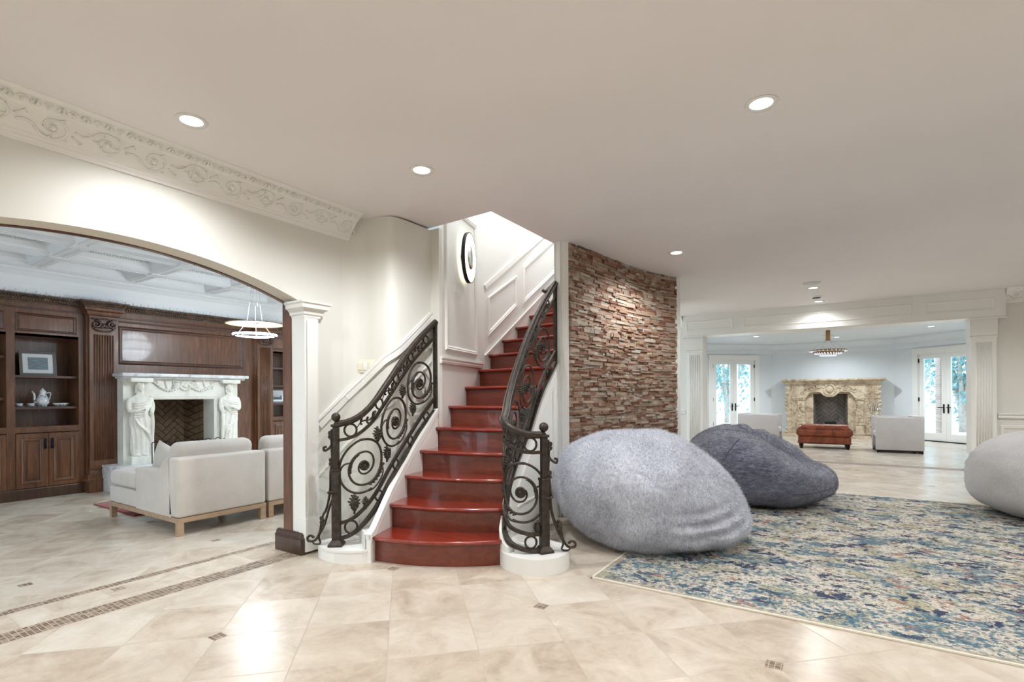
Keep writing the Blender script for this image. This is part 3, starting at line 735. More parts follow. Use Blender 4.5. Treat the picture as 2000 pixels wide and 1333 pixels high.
# ---------------------------------------------------------------- wrought iron railings
def make_railing(root, P, S, hand, b4, centres, ringt, ringb, newel, base_z, leaves, side, R0=.185):
    def pt(s, z, o=0):
        p, d = at_s(P, S, s); return Vector((p.x + d.y * o, p.y - d.x * o, z))
    L = S[-1]; ss = [L * i / 70 for i in range(71)]
    hz = lambda s: smt(hand, s); bz = lambda s: smt(b4, s)
    m_ = MB(); m_.tube([pt(s, hz(s)) for s in ss], 0, flat=(.058, .016), nrm=(0, 0, 1)); m_.tube([pt(s, hz(s) + .008) for s in ss], .021, 10, nrm=(0, 0, 1)); m_.tube([pt(s, hz(s) - .013) for s in ss], 0, flat=(.03, .014), nrm=(0, 0, 1)); m_.build('handrail', M_IRON, root)
    b2 = lambda s: hz(s) - .128 * min(1, .9 + s * .3); b3 = lambda s: bz(s) + .112
    for f_, w_, h_, nm in ((b2, .018, .022, 'upper_bar'), (b3, .020, .024, 'lower_bar'), (bz, .034, .026, 'bottom_bar')):
        m_ = MB(); m_.tube([pt(s, f_(s)) for s in ss], 0, flat=(w_, h_), nrm=(0, 0, 1)); m_.build(nm, M_IRON, root)
    m_ = MB(); m_.tube([pt(L - .004, bz(L) - .01), pt(L - .004, hz(L) + .005)], 0, flat=(.03, .034)); m_.build('end_post', M_IRON, root)
    for s0, r in ringt:
        m_ = MB(); zc = (hz(s0) + b2(s0)) / 2 - .004; m_.tube([pt(s0 + r * math.cos(t * PI / 12) * .95, zc + r * math.sin(t * PI / 12)) for t in range(24)], .008, 7, closed=True); m_.build('ring', M_IRON, root)
    for s0, r in ringb:
        m_ = MB(); zc = (b3(s0) + bz(s0)) / 2; m_.tube([pt(s0 + r * math.cos(t * PI / 12) * .95, zc + r * math.sin(t * PI / 12)) for t in range(24)], .008, 7, closed=True); m_.build('ring', M_IRON, root)
    # little leaf sprigs in the top border
    for (s0, r), (s1, _) in zip(ringt, ringt[1:]):
        sm = (s0 + s1) / 2; m_ = MB(); w_ = min(.085, (s1 - s0) * .34)
        base = [pt(sm - w_ + 2 * w_ * q / 10, (hz(sm) + b2(sm)) / 2 - .006 + .022 * math.sin(q / 10 * 2 * PI) + (hz(sm + w_) - hz(sm - w_)) * (q / 10 - .5)) for q in range(11)]
        m_.tube(base, .006, 6, taper=lambda t: .5 + t)
        for q in (2, 5, 8):
            for sg in (-1, 1): m_.tube([base[q], base[q] * .4 + base[q + 1] * .6 + Vector((0, 0, .016 * sg)), base[q + 1] + Vector((0, 0, .024 * sg))], .0065, 5, taper=lambda t: .6 + .9 * math.sin(t * 2.6))
        m_.build('leaf_sprig', M_IRON, root)
    # spirals with rosettes
    for i, (cs_, cz, R, flip) in enumerate(centres):
        sk = (b2(cs_ + .06) - b2(cs_ - .06)) / .12 * .28      # lean with the slope
        def q_(ds, dz): return pt(cs_ + ds, cz + dz + ds * sk)
        m_ = MB(); pts = []
        for k in range(70):
            t = k / 69; ang = flip * (PI * .55 - t * PI * 3.7); r = R * (1 - .80 * t ** .85)
            pts.append(q_(r * math.cos(ang) * .92, r * math.sin(ang)))
        m_.tube(pts, .0085, 8, taper=lambda t: 1.15 - .35 * t)
        # outer arm closing the circle
        pts = [q_(R * .92 * math.cos(t), R * math.sin(t)) for t in [flip * (PI * .55 + PI * q / 24 * 1.05) for q in range(25)]]
        m_.tube(pts, .0085, 8)
        tip = pts[-1]; m_.build('scroll', M_IRON, root)
        m_ = MB(); a_ = pts[-1]; c0 = q_(R * .5 * flip, -R * 1.02) ; pp = [q_(-R * .2, -R * .98), q_(R * .35, -R * .99), q_(R * .75, -R * .72), q_(R * .86, -R * .45), q_(R * .72, -R * .36), q_(R * .66, -R * .48)]
        m_.tube(crv(pp, 5), .007, 7, taper=lambda t: 1.1 - .5 * t)
        pp = [q_(-R * .9, R * .05), q_(-R * .72, R * .22), q_(-R * .5, R * .2), q_(-R * .48, R * .04), q_(-R * .6, 0)]
        m_.tube(crv(pp, 5), .007, 7, taper=lambda t: 1.1 - .5 * t); m_.build('scroll_tendril', M_IRON, root)
        m_ = MB(); c_ = q_(0, 0); _, d = at_s(P, S, cs_); nn = Vector((d.y, -d.x, 0)); dd = Vector((d.x, d.y, 0))
        for sd in (-1, 1):
            o_ = nn * sd * .008; m_.ball(c_ + o_ * 1.9, .010, 6)
            for q in range(12):
                an = q * PI / 6; m_.ball(c_ + o_ + (dd * math.cos(an) + Vector((0, 0, 1)) * math.sin(an)) * .030, .0095, 4)
        RM = Matrix(((dd.x, nn.x, 0), (dd.y, nn.y, 0), (0, 0, 1)))
        m_.ball(c_, .040, 10, sy=.26, M=RM)
        m_.build('rosette', M_IRON, root)
        # acanthus leaves along the spiral
        for an0, an1, rr in ((-.2, -1.2, .98), (3.4, 2.2, .60)):
            m_ = MB()
            for q in range(7):
                t = q / 6; an = flip * (an0 + (an1 - an0) * t); r = R * rr * (1 - .12 * t)
                c_ = q_(r * .92 * math.cos(an), r * math.sin(an)); tipv = q_(r * .80 * math.cos(an - flip * .25), r * .87 * math.sin(an - flip * .25))
                m_.tube([c_, (c_ + tipv) / 2 + nn * .004, tipv], .011 * (1 - .4 * t), 6, taper=lambda t: 1.1 - .95 * t)
            m_.build('acanthus_leaf', M_IRON, root)
    for s0, z0, L_ in leaves:
        _, d = at_s(P, S, s0); nn = Vector((d.y, -d.x, 0)); dd = Vector((d.x, d.y, 0)); m_ = MB(); c_ = pt(s0, z0)
        for q in range(9):
            t = q / 8 - .5; sgn = 1 if q % 2 else -1
            p0 = c_ + Vector((0, 0, t * L_ * .7)); p1 = p0 + dd * sgn * L_ * .34 * (1 - abs(t)) + Vector((0, 0, L_ * .12)) + nn * .012 * sgn
            m_.tube([p0 - dd * sgn * .006, (p0 + p1) / 2 + nn * .014, p1], L_ * .12, 7, taper=lambda t: 1.1 - .75 * t)
        m_.ball(c_, L_ * .2, 7, sz=1.9); m_.tube([c_ - Vector((0, 0, L_ * .6)), c_ + Vector((0, 0, L_ * .6))], .008, 6)
        m_.build('leaf_cluster', M_IRON, root)
    # collar leaf where scrolls leave the newel
    nx_, ny_, top = newel
    c_ = Vector((nx_, ny_, 0)); d0 = (Vector((*P[3], 0)) - Vector((*P[0], 0))).normalized(); RM = Matrix(((d0.x, -d0.y, 0, nx_), (d0.y, d0.x, 0, ny_), (0, 0, 1, 0), (0, 0, 0, 1)))
    m_ = MB(); m_.bbox(-.052, .052, -.052, .052, base_z, base_z + .018, .004, M=RM)
    m_.add([RM @ Vector((x * h_, y * h_, z)) for h_, z in ((.05, base_z + .018), (.03, base_z + .045)) for x, y in ((-1, -1), (1, -1), (1, 1), (-1, 1))], [(0, 1, 5, 4), (1, 2, 6, 5), (2, 3, 7, 6), (3, 0, 4, 7), (4, 5, 6, 7)])
    mid_ = base_z + (top - base_z) * .63
    m_.bbox(-.029, .029, -.029, .029, base_z + .03, mid_, .004, M=RM); m_.bbox(-.033, .033, -.033, .033, mid_ - .012, mid_ + .006, .003, M=RM); m_.bbox(-.021, .021, -.021, .021, mid_, top, .003, M=RM)
    m_.bbox(-.030, .030, -.030, .030, top - .012, top + .006, .003, M=RM); m_.lathe([(.012, 0), (.018, .008), (.010, .018), (.012, .026)], (nx_, ny_, top + .004), 16); m_.build('newel_post', M_IRON, root)
    m_ = MB(); m_.ball((nx_, ny_, top + .058), .033, 12); m_.build('ball_finial', M_IRON, root)
    # twisted vine beside the newel
    dv_ = Vector((.8375, .5464, 0)) * side
    def vp(k, z, o=0): return c_ + dv_ * k + Vector((-dv_.y, dv_.x, 0)) * o + Vector((0, 0, z))
    zb = base_z
    vine = crv([vp(.03, top - .03), vp(.035, top - .12), vp(.03, top - .24), vp(.042, top - .36), vp(.048, top - .50), vp(.075, top - .62), vp(.10, zb + .22), vp(.125, zb + .10), vp(.16, zb + .04), vp(.205, zb + .035), vp(.215, zb + .06), vp(.19, zb + .075), vp(.165, zb + .06)], 6)
    m_ = MB(); m_.tube(vine, .010, 7, taper=lambda t: .9 + .25 * math.sin(t * 60) * .4)
    m_.tube(crv([vp(.032, top - .14), vp(.05, top - .17), vp(.085, top - .19), (vp(.09, top - .165)), vp(.07, top - .16)], 5), .009, 7)
    m_.tube(crv([vp(.02, zb + .36), vp(.05, zb + .29), vp(.09, zb + .15), vp(.13, zb + .07), vp(.12, zb + .02), vp(.16, zb + .012), vp(.18, zb + .03)], 5), .009, 7, taper=lambda t: 1.1 - .5 * t)
    m_.tube([vp(.03 + .028 * math.cos(t / 10 * 2 * PI), zb + .39 + .01 * math.sin(t / 5 * PI), .036 * math.sin(t / 10 * 2 * PI)) for t in range(10)], .009, 6, closed=True)
    for k_, z_ in ((.10, zb + .16), (.03, top - .3), (.035, top - .1)):
        for q in range(4): m_.ball(vp(k_ + .012 * (q % 2), z_ + q * .014), .013, 5, sz=1.3)
    m_.build('vine_bracket', M_IRON, root)
rl = thing('stair_railing', 'dark wrought iron scroll railing on the left side of the stairs', 'railing', (-3.1, 2.9, .1))
make_railing(rl, LPp, LS, L_HAND, L_B4, [(.205, .678, .200, 1), (.536, .995, .192, 1), (.88, 1.31, .180, 1)], [(.105, .046), (.34, .040), (.55, .038), (.76, .036), (.96, .034)],
             [(.105, .046), (.33, .038), (.54, .038), (.75, .036), (.96, .036)], (-3.16, 2.46, .985), .094, [(.318, .90, .11), (.64, 1.235, .10), (.425, .745, .11), (.785, 1.085, .10), (.13, .40, .13), (.215, .395, .08)], -1)
rr = thing('stair_railing', 'dark wrought iron scroll railing curling around the right foot of the stairs', 'railing', (-2.1, 3.4, .11))
def rmid(s): return (smt(R_HAND, s) - .115 + smt(R_B4, s) + .112) / 2
make_railing(rr, RPp, RS, R_HAND, R_B4, [(.17, .53, .205, 1), (.53, rmid(.53), .20, 1), (.88, rmid(.88), .20, 1), (1.22, rmid(1.22), .19, 1), (1.57, rmid(1.57), .18, 1)],
             [(.10, .046), (.36, .042), (.62, .042), (.90, .038), (1.18, .036), (1.42, .034), (1.68, .034)], [(.10, .042), (.36, .04), (.62, .04), (.90, .038), (1.18, .036), (1.42, .034), (1.68, .034)],
             (-1.755, 3.09, .918), .11, [(.345, rmid(.345) + .10, .11), (.36, rmid(.36) - .1, .1), (.70, rmid(.70) + .12, .11), (.72, rmid(.72) - .12, .1), (1.05, rmid(1.05) + .12, .1), (1.07, rmid(1.07) - .12, .1), (1.40, rmid(1.40) + .1, .1), (.05, .28, .09)], 1)

# wall fittings ------------------------------------------------------------
t = thing('light_switch', 'ivory multi-gang light switch plate on the wall above the stair rail', 'light switch', (-3.5, 3.05, 1.45))
p_, d_ = Vector((-3.28, 2.99, 0)), Vector((.98, .2, 0)).normalized()
swR = Matrix(((.92, .39, 0, -3.395), (.39, -.92, 0, 2.945), (0, 0, 1, 1.45), (0, 0, 0, 1)))
m_ = MB(); m_.bbox(-.085, .085, 0, .008, -.056, .056, .004, M=swR); m_.build('plate', M_PLATE, t)
for k in range(3): m_ = MB(); m_.bbox(-.062 + .045 * k, -.028 + .045 * k, .006, .014, -.034, .034, .003, M=swR); m_.build('rocker', M_TRIM if k == 1 else M_PLATE, t)
t = thing('power_outlet', 'cream double power outlet low on the panelled right wall', 'outlet', (1.95, Y0, .34))
m_ = MB(); m_.bbox(1.921, 1.981, Y0 - .008, Y0, .345, .44, .003); m_.build('plate', M_PLATE, t)
for zz in (.372, .413): m_ = MB(); m_.bbox(1.936, 1.966, Y0 - .011, Y0 - .006, zz - .014, zz + .014, .003); m_.build('socket', paint('socket_tan', (200, 178, 142), .4, 0), t)
# sconce: disc lamp on the stair wall
sc_c = A0 + d1 * .565 + nw * .05 + Vector((0, 0, 2.57))
SR = Matrix(((d1.x, nw.x, 0, sc_c.x), (d1.y, nw.y, 0, sc_c.y), (0, 0, 1, sc_c.z), (0, 0, 0, 1)))
t = thing('wall_sconce', 'round black-rimmed glowing wall sconce on the tall white panel', 'wall lamp', tuple(sc_c))
SL = SR @ Matrix(((1, 0, 0, 0), (0, 0, 1, 0), (0, -1, 0, 0), (0, 0, 0, 1)))
m_ = MB(); m_.lathe([(.243, -.012), (.252, -.012), (.252, .026), (.243, .026), (.243, -.012)], n=40, M=SL, sx=.6); m_.build('rim', M_BLACK, t)
m_ = MB(); m_.lathe([(.12, .008), (.244, .020), (.244, .024), (.12, .012), (.12, .008)], n=40, M=SL, sx=.6); m_.build('diffuser', M_SCONCE, t)
m_ = MB(); m_.lathe([(.001, .004), (.115, .01), (.118, .03), (.06, .035), (.001, .037)], n=32, M=SL, sx=.6); m_.build('centre_dish', M_CHROME, t)
m_ = MB(); m_.lathe([(.07, -.05), (.07, -.01), (.001, -.01)], n=24, M=SL); m_.build('back_plate', M_BLACK, t)

t = thing('wall_handrail', 'grey wrought iron handrail end on the wall high up the stairs', 'handrail', (-3.29, 5.9, 2.5))
m_ = MB(); m_.tube(crv([(-3.30, 5.80, 2.56), (-3.28, 5.84, 2.545), (-3.27, 5.90, 2.59), (-3.27, 6.3, 2.87), (-3.27, 7.6, 3.79)], 5), .022, 8); m_.build('rail', M_IRON, t)
m_ = MB(); m_.tube([(-3.36, 6.0, 2.57), (-3.30, 6.0, 2.57), (-3.27, 6.0, 2.65)], .009, 6); m_.ball((-3.355, 6.0, 2.57), .025, 6, sx=.4); m_.build('bracket', M_IRON, t)

# recessed lights -----------------------------------------------------------
LENS = {}
def lens_mat(wt, r, col):
    if (wt, r, col) not in LENS: LENS[(wt, r, col)] = emis('lamp_lens_%d' % wt, tuple(255 * c ** .4545 for c in col), 12)
    return LENS[(wt, r, col)]
def downlight(x, y, z, watts, label, grp, r=.055, col=(.97, .985, 1), spread=158):
    t = thing('ceiling_light', label, 'ceiling light', (x, y, z), 0, grp)
    m_ = MB(); m_.lathe([(r, -.003), (r + .022, -.008), (r + .026, 0), (r, 0), (r, -.003)], (x, y, z), 32); m_.build('trim_ring', M_TRIM, t)
    m_ = MB(); m_.lathe([(.0005, -.002), (r, -.002)], (x, y, z), 24); m_.build('lens', lens_mat(watts, r, col), t)
    L = bpy.data.lights.new('lamp', 'SPOT'); L.energy = watts * 4.6; L.color = col; L.spot_size = math.radians(spread); L.spot_blend = .75; L.shadow_soft_size = .03
    o = bpy.data.objects.new('lamp', L); COL.objects.link(o); o.parent = t; o.location = (0, 0, -.035)
    return t
downlight(-2.97, 1.384, H, 13, 'round recessed ceiling light nearest the carved crown moulding', None)
downlight(-2.357, 2.53, H, W_HALL, 'round recessed ceiling light in front of the stair opening', None)
downlight(-.361, 2.926, H, W_HALL, 'large bright recessed ceiling light above the patterned rug', None)
downlight(-1.503, 5.51, H, W_HALL, 'recessed ceiling light beside the stacked stone wall', None)
downlight(-.389, 8.45, H, W_HALL, 'recessed ceiling light with round grille before the panelled beam', None)
downlight(-.37, 9.75, H, 6, 'recessed ceiling light closest to the panelled beam', None)
for x, y in ((2.2, 2.9), (2.2, 5.5), (2.2, 8.1), (-.36, .3), (-.36, -2.2), (2.2, .3), (4.6, 2.9), (4.6, 5.5), (-2.9, -1.2), (2.2, -2.2)):  # unseen fill lamps added to brighten the hall evenly
    downlight(x, y, H, W_HALL, 'added round ceiling fill light out of view', 'added hall fill lights out of view')
for x, y in ((-.2, 15.6), (-1.9, 14.2), (1.55, 14.3)):
    downlight(x, y, 2.64, W_SUN, {-.2: 'recessed light before the far limestone fireplace', -1.9: 'recessed ceiling light near the left glazed doors', 1.55: 'recessed ceiling light near the right glazed doors'}[x], None, col=(.86, .93, 1))
for x, y in ((-2.4, 12), (1.8, 12)):  # unseen extra lamps added to light the back room
    downlight(x, y, 2.64, W_SUN, 'added ceiling fill light in the back room out of view', 'added back room fill lights out of view', col=(.86, .93, 1))
t = thing('ceiling_speaker', 'round white speaker grille on the ceiling before the panelled beam', 'speaker', (-.389, 8.06, H))
m_ = MB(); m_.lathe([(.0005, -.010), (.10, -.010), (.112, -.006), (.115, 0)], (-.389, 8.06, H), 32); m_.build('grille', paint('grille_grey', (205, 207, 206), .6), t)
t = thing('smoke_detector', 'small white round smoke detector on the ceiling near the beam', 'smoke detector', (-.38, 9.2, H))
m_ = MB(); m_.lathe([(.0005, -.035), (.05, -.033), (.065, -.02), (.072, 0)], (-.38, 9.2, H), 24); m_.build('housing', M_TRIM, t)
m_ = MB(); m_.lathe([(.052, -.036), (.058, -.034), (.058, -.026), (.052, -.028)], (-.38, 9.2, H), 24); m_.build('vent_ring', M_BLACK, t)
# stairwell upper lamp
downlight(-2.88, 6.2, 4.7, W_STAIR, 'recessed light high in the stairwell out of view', 'stairwell lights out of view', r=.12, spread=170)
downlight(-2.88, 4.3, 4.7, W_STAIR, 'recessed light high in the stairwell out of view', 'stairwell lights out of view', r=.12, spread=170)
# ---------------------------------------------------------------- library shell
a = MB(); a.box(-8.62, -8.52, -2.2, 6.6, 0, 3.10); a.box(-8.6, -7.9, -2.3, -2.2, 0, 3.10); a.box(-4.2, -3.66, -2.3, -2.2, 0, 3.10); a.box(-7.9, -4.2, -2.3, -2.2, 2.45, 3.10); a.box(-8.6, -7.9, 6.5, 6.6, 0, 3.10); a.box(-4.2, -3.66, 6.5, 6.6, 0, 3.10); a.box(-7.9, -4.2, 6.5, 6.6, 2.45, 3.10); a.box(-3.70, -3.665, 2.5, 6.6, 0, 3.10)
struct(a.build('wall_library', M_LIBCEIL))
XS = [-7.80, -7.10, -6.38, -5.67, -4.95, -4.24]; YS = [-.91, .04, .99, 1.94, 2.89, 3.84, 4.79, 5.74]
a = MB()
lo = [(d_, 2.70 + (z_ - 2.70) * 1.55) for d_, z_ in [(0, 2.70), (.012, 2.70), (.014, 2.722), (.030, 2.735), (.045, 2.765), (.058, 2.772), (.060, 2.80), (.078, 2.806), (.080, 2.83), (.10, 2.85), (.125, 2.885), (.145, 2.89), (.147, 2.93)]]
for x0, x1 in zip(XS, XS[1:]):
    for y0, y1 in zip(YS, YS[1:]):
        xa, xb, ya, yb = x0 + .06, x1 - .06, y0 + .06, y1 - .06
        vs = []
        for d, z in lo: vs += [(xa + d, ya + d, z), (xb - d, ya + d, z), (xb - d, yb - d, z), (xa + d, yb - d, z)]
        fs = [(q * 4 + i, q * 4 + (i + 1) % 4, q * 4 + 4 + (i + 1) % 4, q * 4 + 4 + i) for q in range(len(lo) - 1) for i in range(4)]
        fs.append(tuple(len(lo) * 4 - 4 + i for i in range(4))); a.add(vs, fs)
        for i in range(int((xb - xa - .12) / .026)):
            xx = xa + .066 + .026 * i
            for yy in (ya + .06, yb - .075): a.box(xx, xx + .015, yy, yy + .015, 2.795, 2.85)
            for yy in (ya + .086, yb - .10): a.ball((xx + .008, yy + .008, 2.90), .014, 3)
        for i in range(int((yb - ya - .12) / .026)):
            yy = ya + .066 + .026 * i
            for xx in (xa + .06, xb - .075): a.box(xx, xx + .015, yy, yy + .015, 2.795, 2.85)
            for xx in (xa + .086, xb - .10): a.ball((xx + .008, yy + .008, 2.90), .014, 3)
for x in XS:
    a.box(x - .06, x + .06, YS[0], YS[-1], 2.70, 3.10); a.box(x - .042, x - .030, YS[0], YS[-1], 2.694, 2.70); a.box(x + .030, x + .042, YS[0], YS[-1], 2.694, 2.70)
for y in YS:
    a.box(XS[0], XS[-1], y - .06, y + .06, 2.7005, 3.10); a.box(XS[0], XS[-1], y - .042, y - .030, 2.694, 2.70); a.box(XS[0], XS[-1], y + .030, y + .042, 2.694, 2.70)
for x in XS[1:-1]:
    for y in YS[1:-1]:
        a.box(x - .075, x + .075, y - .075, y + .075, 2.685, 2.71)
for x0, x1, y0, y1 in ((-8.6, XS[0] - .06, -2.2, 6.6), (XS[-1] + .06, -3.66, -2.2, 6.6), (XS[0], XS[-1], -2.2, YS[0]), (XS[0], XS[-1], YS[-1], 6.6)): a.box(x0, x1, y0, y1, 2.70, 3.10)
struct(a.build('ceiling_library', M_LIBCEIL))
# white carved crown above the woodwork
a = MB(); XW = -8.08
a.sweep([(0, 2.42), (.02, 2.42), (.03, 2.44), (.035, 2.47), (.05, 2.53), (.09, 2.62), (.15, 2.67), (.17, 2.675), (.17, 2.70), (-.4, 2.70), (-.4, 2.42)], [(XW, -2.2, 0), (XW, 6.5, 0)])
for i in range(120):
    y = .8 + i * .045
    a.ball((XW + .03, y, 2.43), .014, 4, sz=1.2)
    if i % 2: a.ball((XW + .036, y, 2.462), .008, 4, sz=1.4)
struct(a.build('trim_16', M_LIBCEIL))

# ---------------------------------------------------------------- library woodwork
def yz_panel(mb, y0, y1, z0, z1, x, w_=.05, h=.02): framep(mb, [(x, y0, z0), (x, y1, z0), (x, y1, z1), (x, y0, z1)], (1, 0, 0), w_, h)
def bookcase(label, bays, y_lo, y_hi, shelves, loc):
    t = thing('bookcase', label, 'bookcase', loc)
    m_ = MB(); XB0, XF = -8.5, XW
    m_.box(XB0, XB0 + .02, y_lo, y_hi, 0, 2.33)                                   # back
    edges = [y_lo] + [v for b in bays for v in b] + [y_hi]
    for e0, e1 in zip(edges[::2], edges[1::2]): m_.box(XF - .02, XF + .003, e0, e1, .115, 2.33); m_.box(XB0, XF - .02, e0, min(e1, e0 + .02) if e0 == y_lo else e1, .13, 2.33) if e1 - e0 > .001 else None
    m_.box(XB0, XF, y_lo, y_hi, .785, .845); m_.box(XF - .02, XF + .006, y_lo, y_hi, .80, .856)
    m_.box(XB0, XF, y_lo, y_hi, 1.93, 1.96); m_.box(XF - .02, XF, y_lo, y_hi, 1.93, 2.33); m_.box(XB0, XF, y_lo, y_hi, 0, .13)
    m_.build('carcass', M_WOOD, t)
    m_ = MB(); m_.box(XF, XF + .018, y_lo, y_hi, 0, .115); m_.sweep([(0, 0), (.018, 0), (.012, .012), (0, .022)], [(XF, y_lo, .115), (XF, y_hi, .115)]); m_.build('plinth', M_WOODD, t)
    for (ya, yb), sh in zip(bays, shelves):
        m_ = MB(); yz_panel(m_, ya + .01, yb - .02, 1.985, 2.20, XF, .03, .014); m_.build('header_panel', M_WOODH, t)
        for z in sh: m_ = MB(); m_.box(XB0, XF - .06, ya, yb, z - .028, z); m_.build('shelf', M_WOODH, t)
        ym = (ya + yb) / 2
        for k, (d0, d1_) in enumerate(((ya + .004, ym - .003), (ym + .003, yb - .004))):
            m_ = MB(); z0, z1 = .135, .775
            m_.box(XF - .02, XF + .014, d0, d1_, z0, z1)
            framep(m_, [(XF + .014, d0 + .045, z0 + .05), (XF + .014, d1_ - .045, z0 + .05), (XF + .014, d1_ - .045, z1 - .05), (XF + .014, d0 + .045, z1 - .05)], (1, 0, 0), .035, .014)
            yz = (d0 + .10, d1_ - .10, z0 + .105, z1 - .105)
            m_.box(XF + .012, XF + .022, *yz); dr = m_.build('door', M_WOOD, t)
            m_ = MB(); g = .008
            for b in ((d0 + .08, d0 + .088, z0 + .085, z1 - .085), (d1_ - .088, d1_ - .08, z0 + .085, z1 - .085), (d0 + .08, d1_ - .08, z0 + .085, z0 + .093), (d0 + .08, d1_ - .08, z1 - .093, z1 - .085)): m_.box(XF + .0135, XF + .0165, *b)
            m_.build('glaze_line', M_WOODD, dr)
            yh = d1_ - .028 if k == 0 else d0 + .028
            m_ = MB(); m_.tube(crv([(XF + .014, yh, .60), (XF + .04, yh, .61), (XF + .042, yh, .65), (XF + .04, yh, .69), (XF + .014, yh, .70)], 4), .006, 6); m_.bbox(XF + .012, XF + .02, yh - .012, yh + .012, .585, .715, .004); m_.build('handle', M_BLACK, dr)
    m_ = MB(); m_.sweep([(0, 2.25), (.012, 2.25), (.012, 2.268), (0, 2.272)], [(XF, y_lo, 0), (XF, y_hi, 0)]); m_.build('top_rail', M_WOODD, t)
    return t
bookcase('tall walnut bookcase left of the white marble fireplace, holding the blue-and-white china', [(1.10, 1.755), (1.83, 2.42)], 1.02, 2.475, [(1.69, 1.20), (1.467, 1.091)], (-8.3, 1.8, 0))
bookcase('walnut bookcase right of the white marble fireplace behind the arch pilaster', [(5.0, 5.65)], 4.98, 5.75, [(1.69, 1.386, 1.081)], (-8.3, 5.3, 0))
t = thing('wood_panelling', 'dark walnut wall panelling with fluted pilasters around the marble fireplace', 'panelling', (-8.08, 3.7, 0))
m_ = MB(); m_.box(-8.12, XW, 2.475, 3.12, 0, 2.33); m_.box(-8.12, XW, 3.94, 4.98, 0, 2.33); m_.box(-8.12, XW, 3.12, 3.94, 1.19, 2.33)
m_.build('backing_panel', M_WOOD, t)
m_ = MB(); yz_panel(m_, 2.833, 4.516, 1.638, 2.145, XW, .05, .022); m_.sweep([(0, 2.19), (.01, 2.19), (.02, 2.21), (.02, 2.22), (0, 2.225)], [(XW, 2.8, 0), (XW, 4.7, 0)]); m_.sweep([(0, 2.245), (.012, 2.25), (.012, 2.265), (0, 2.27)], [(XW, 2.8, 0), (XW, 4.7, 0)]); m_.build('overmantel_frame', M_WOODH, t)
for ya, yb in ((2.50, 2.80), (4.70, 4.965)):
    m_ = MB(); m_.box(XW, XW + .06, ya - .02, yb + .02, 0, 2.33); m_.box(XW, XW + .10, ya, yb, .1, 2.33)
    m_.box(XW, XW + .15, ya - .03, yb + .03, 0, .14); m_.sweep([(0, 0), (.05, 0), (.055, .02), (.03, .045), (.035, .07), (.015, .09), (.01, .13), (0, .15)], [(XW, ya, .14), (XW + .10, ya, .14), (XW + .10, yb, .14), (XW, yb, .14)], inv=False)
    m_.sweep([(0, 0), (.02, .01), (.03, .03), (.03, .05), (.06, .07), (.06, .10), (0, .10)], [(XW, ya, 2.235), (XW + .10, ya, 2.235), (XW + .10, yb, 2.235), (XW, yb, 2.235)])
    n = 8; w_ = (yb - ya - .08) / n
    for i in range(n):
        y = ya + .04 + w_ * (i + .5)
        m_.tube([(XW + .101, y, .40), (XW + .101, y, 2.0)], w_ * .36, 6)
    for i in range(14): m_.ball((XW + .125, ya + (yb - ya) * (i + .5) / 14, .30), .011, 4)
    pl_ = m_.build('pilaster', M_WOOD, t)
    m_ = MB(); yc = (ya + yb) / 2
    for s in (-1, 1):
        pts = [(XW + .125, yc + s * (.085 + .052 * (1 - k / 22) * math.cos(PI * .5 + k / 22 * PI * 3.2)), 2.13 + .05 * (1 - k / 22) * math.sin(PI * .5 + k / 22 * PI * 3.2)) for k in range(23)]
        m_.tube(pts, .013, 6, taper=lambda t: 1.1 - .4 * t); m_.ball((XW + .125, yc + s * .085, 2.13), .014, 5)
        m_.tube(crv([(XW + .12, yc + s * .12, 2.10), (XW + .12, yc + s * .08, 2.055), (XW + .12, yc, 2.04)], 4), .011, 5)
    m_.box(XW + .1, XW + .14, yc - .13, yc + .13, 2.19, 2.205)
    for i in range(12): m_.ball((XW + .14, yc - .12 + .022 * i, 2.20), .009, 4)
    for q in range(5): m_.ball((XW + .128, yc + .014 * (q - 2), 2.10 + .012 * (2 - abs(q - 2))), .016, 5, sz=1.5)
    m_.build('carved_capital', M_WOODD, pl_)
m_ = MB(); m_.sweep([(0, 2.32), (.01, 2.32), (.014, 2.335), (.03, 2.345), (.035, 2.36), (.07, 2.395), (.08, 2.40), (.08, 2.42), (0, 2.42)], [(XW, 1.02, 0), (XW, 2.47, 0), (XW + .10, 2.47, 0), (XW + .10, 2.83, 0), (XW, 2.83, 0), (XW, 4.67, 0), (XW + .10, 4.67, 0), (XW + .10, 5.0, 0), (XW, 5.0, 0), (XW, 6.4, 0)], inv=False)
rl_ = random.Random(5); y = 1.05
while y < 5.9:
    ox_ = XW + (.10 if (2.47 < y < 2.83 or 4.67 < y < 5.0) else 0) + .05
    if ox_ < XW + .1:
        m_.ball((ox_, y, 2.372), .017, 4, sz=1.5); m_.ball((ox_ + .02, y + .012, 2.39), .011, 4, sz=1.3)
    y += .026
m_.build('carved_cornice', stone_mat('carved_cornice_wood', (40, 26, 18), (72, 52, 38), (112, 86, 62), 14, .5, .4, 60), t)

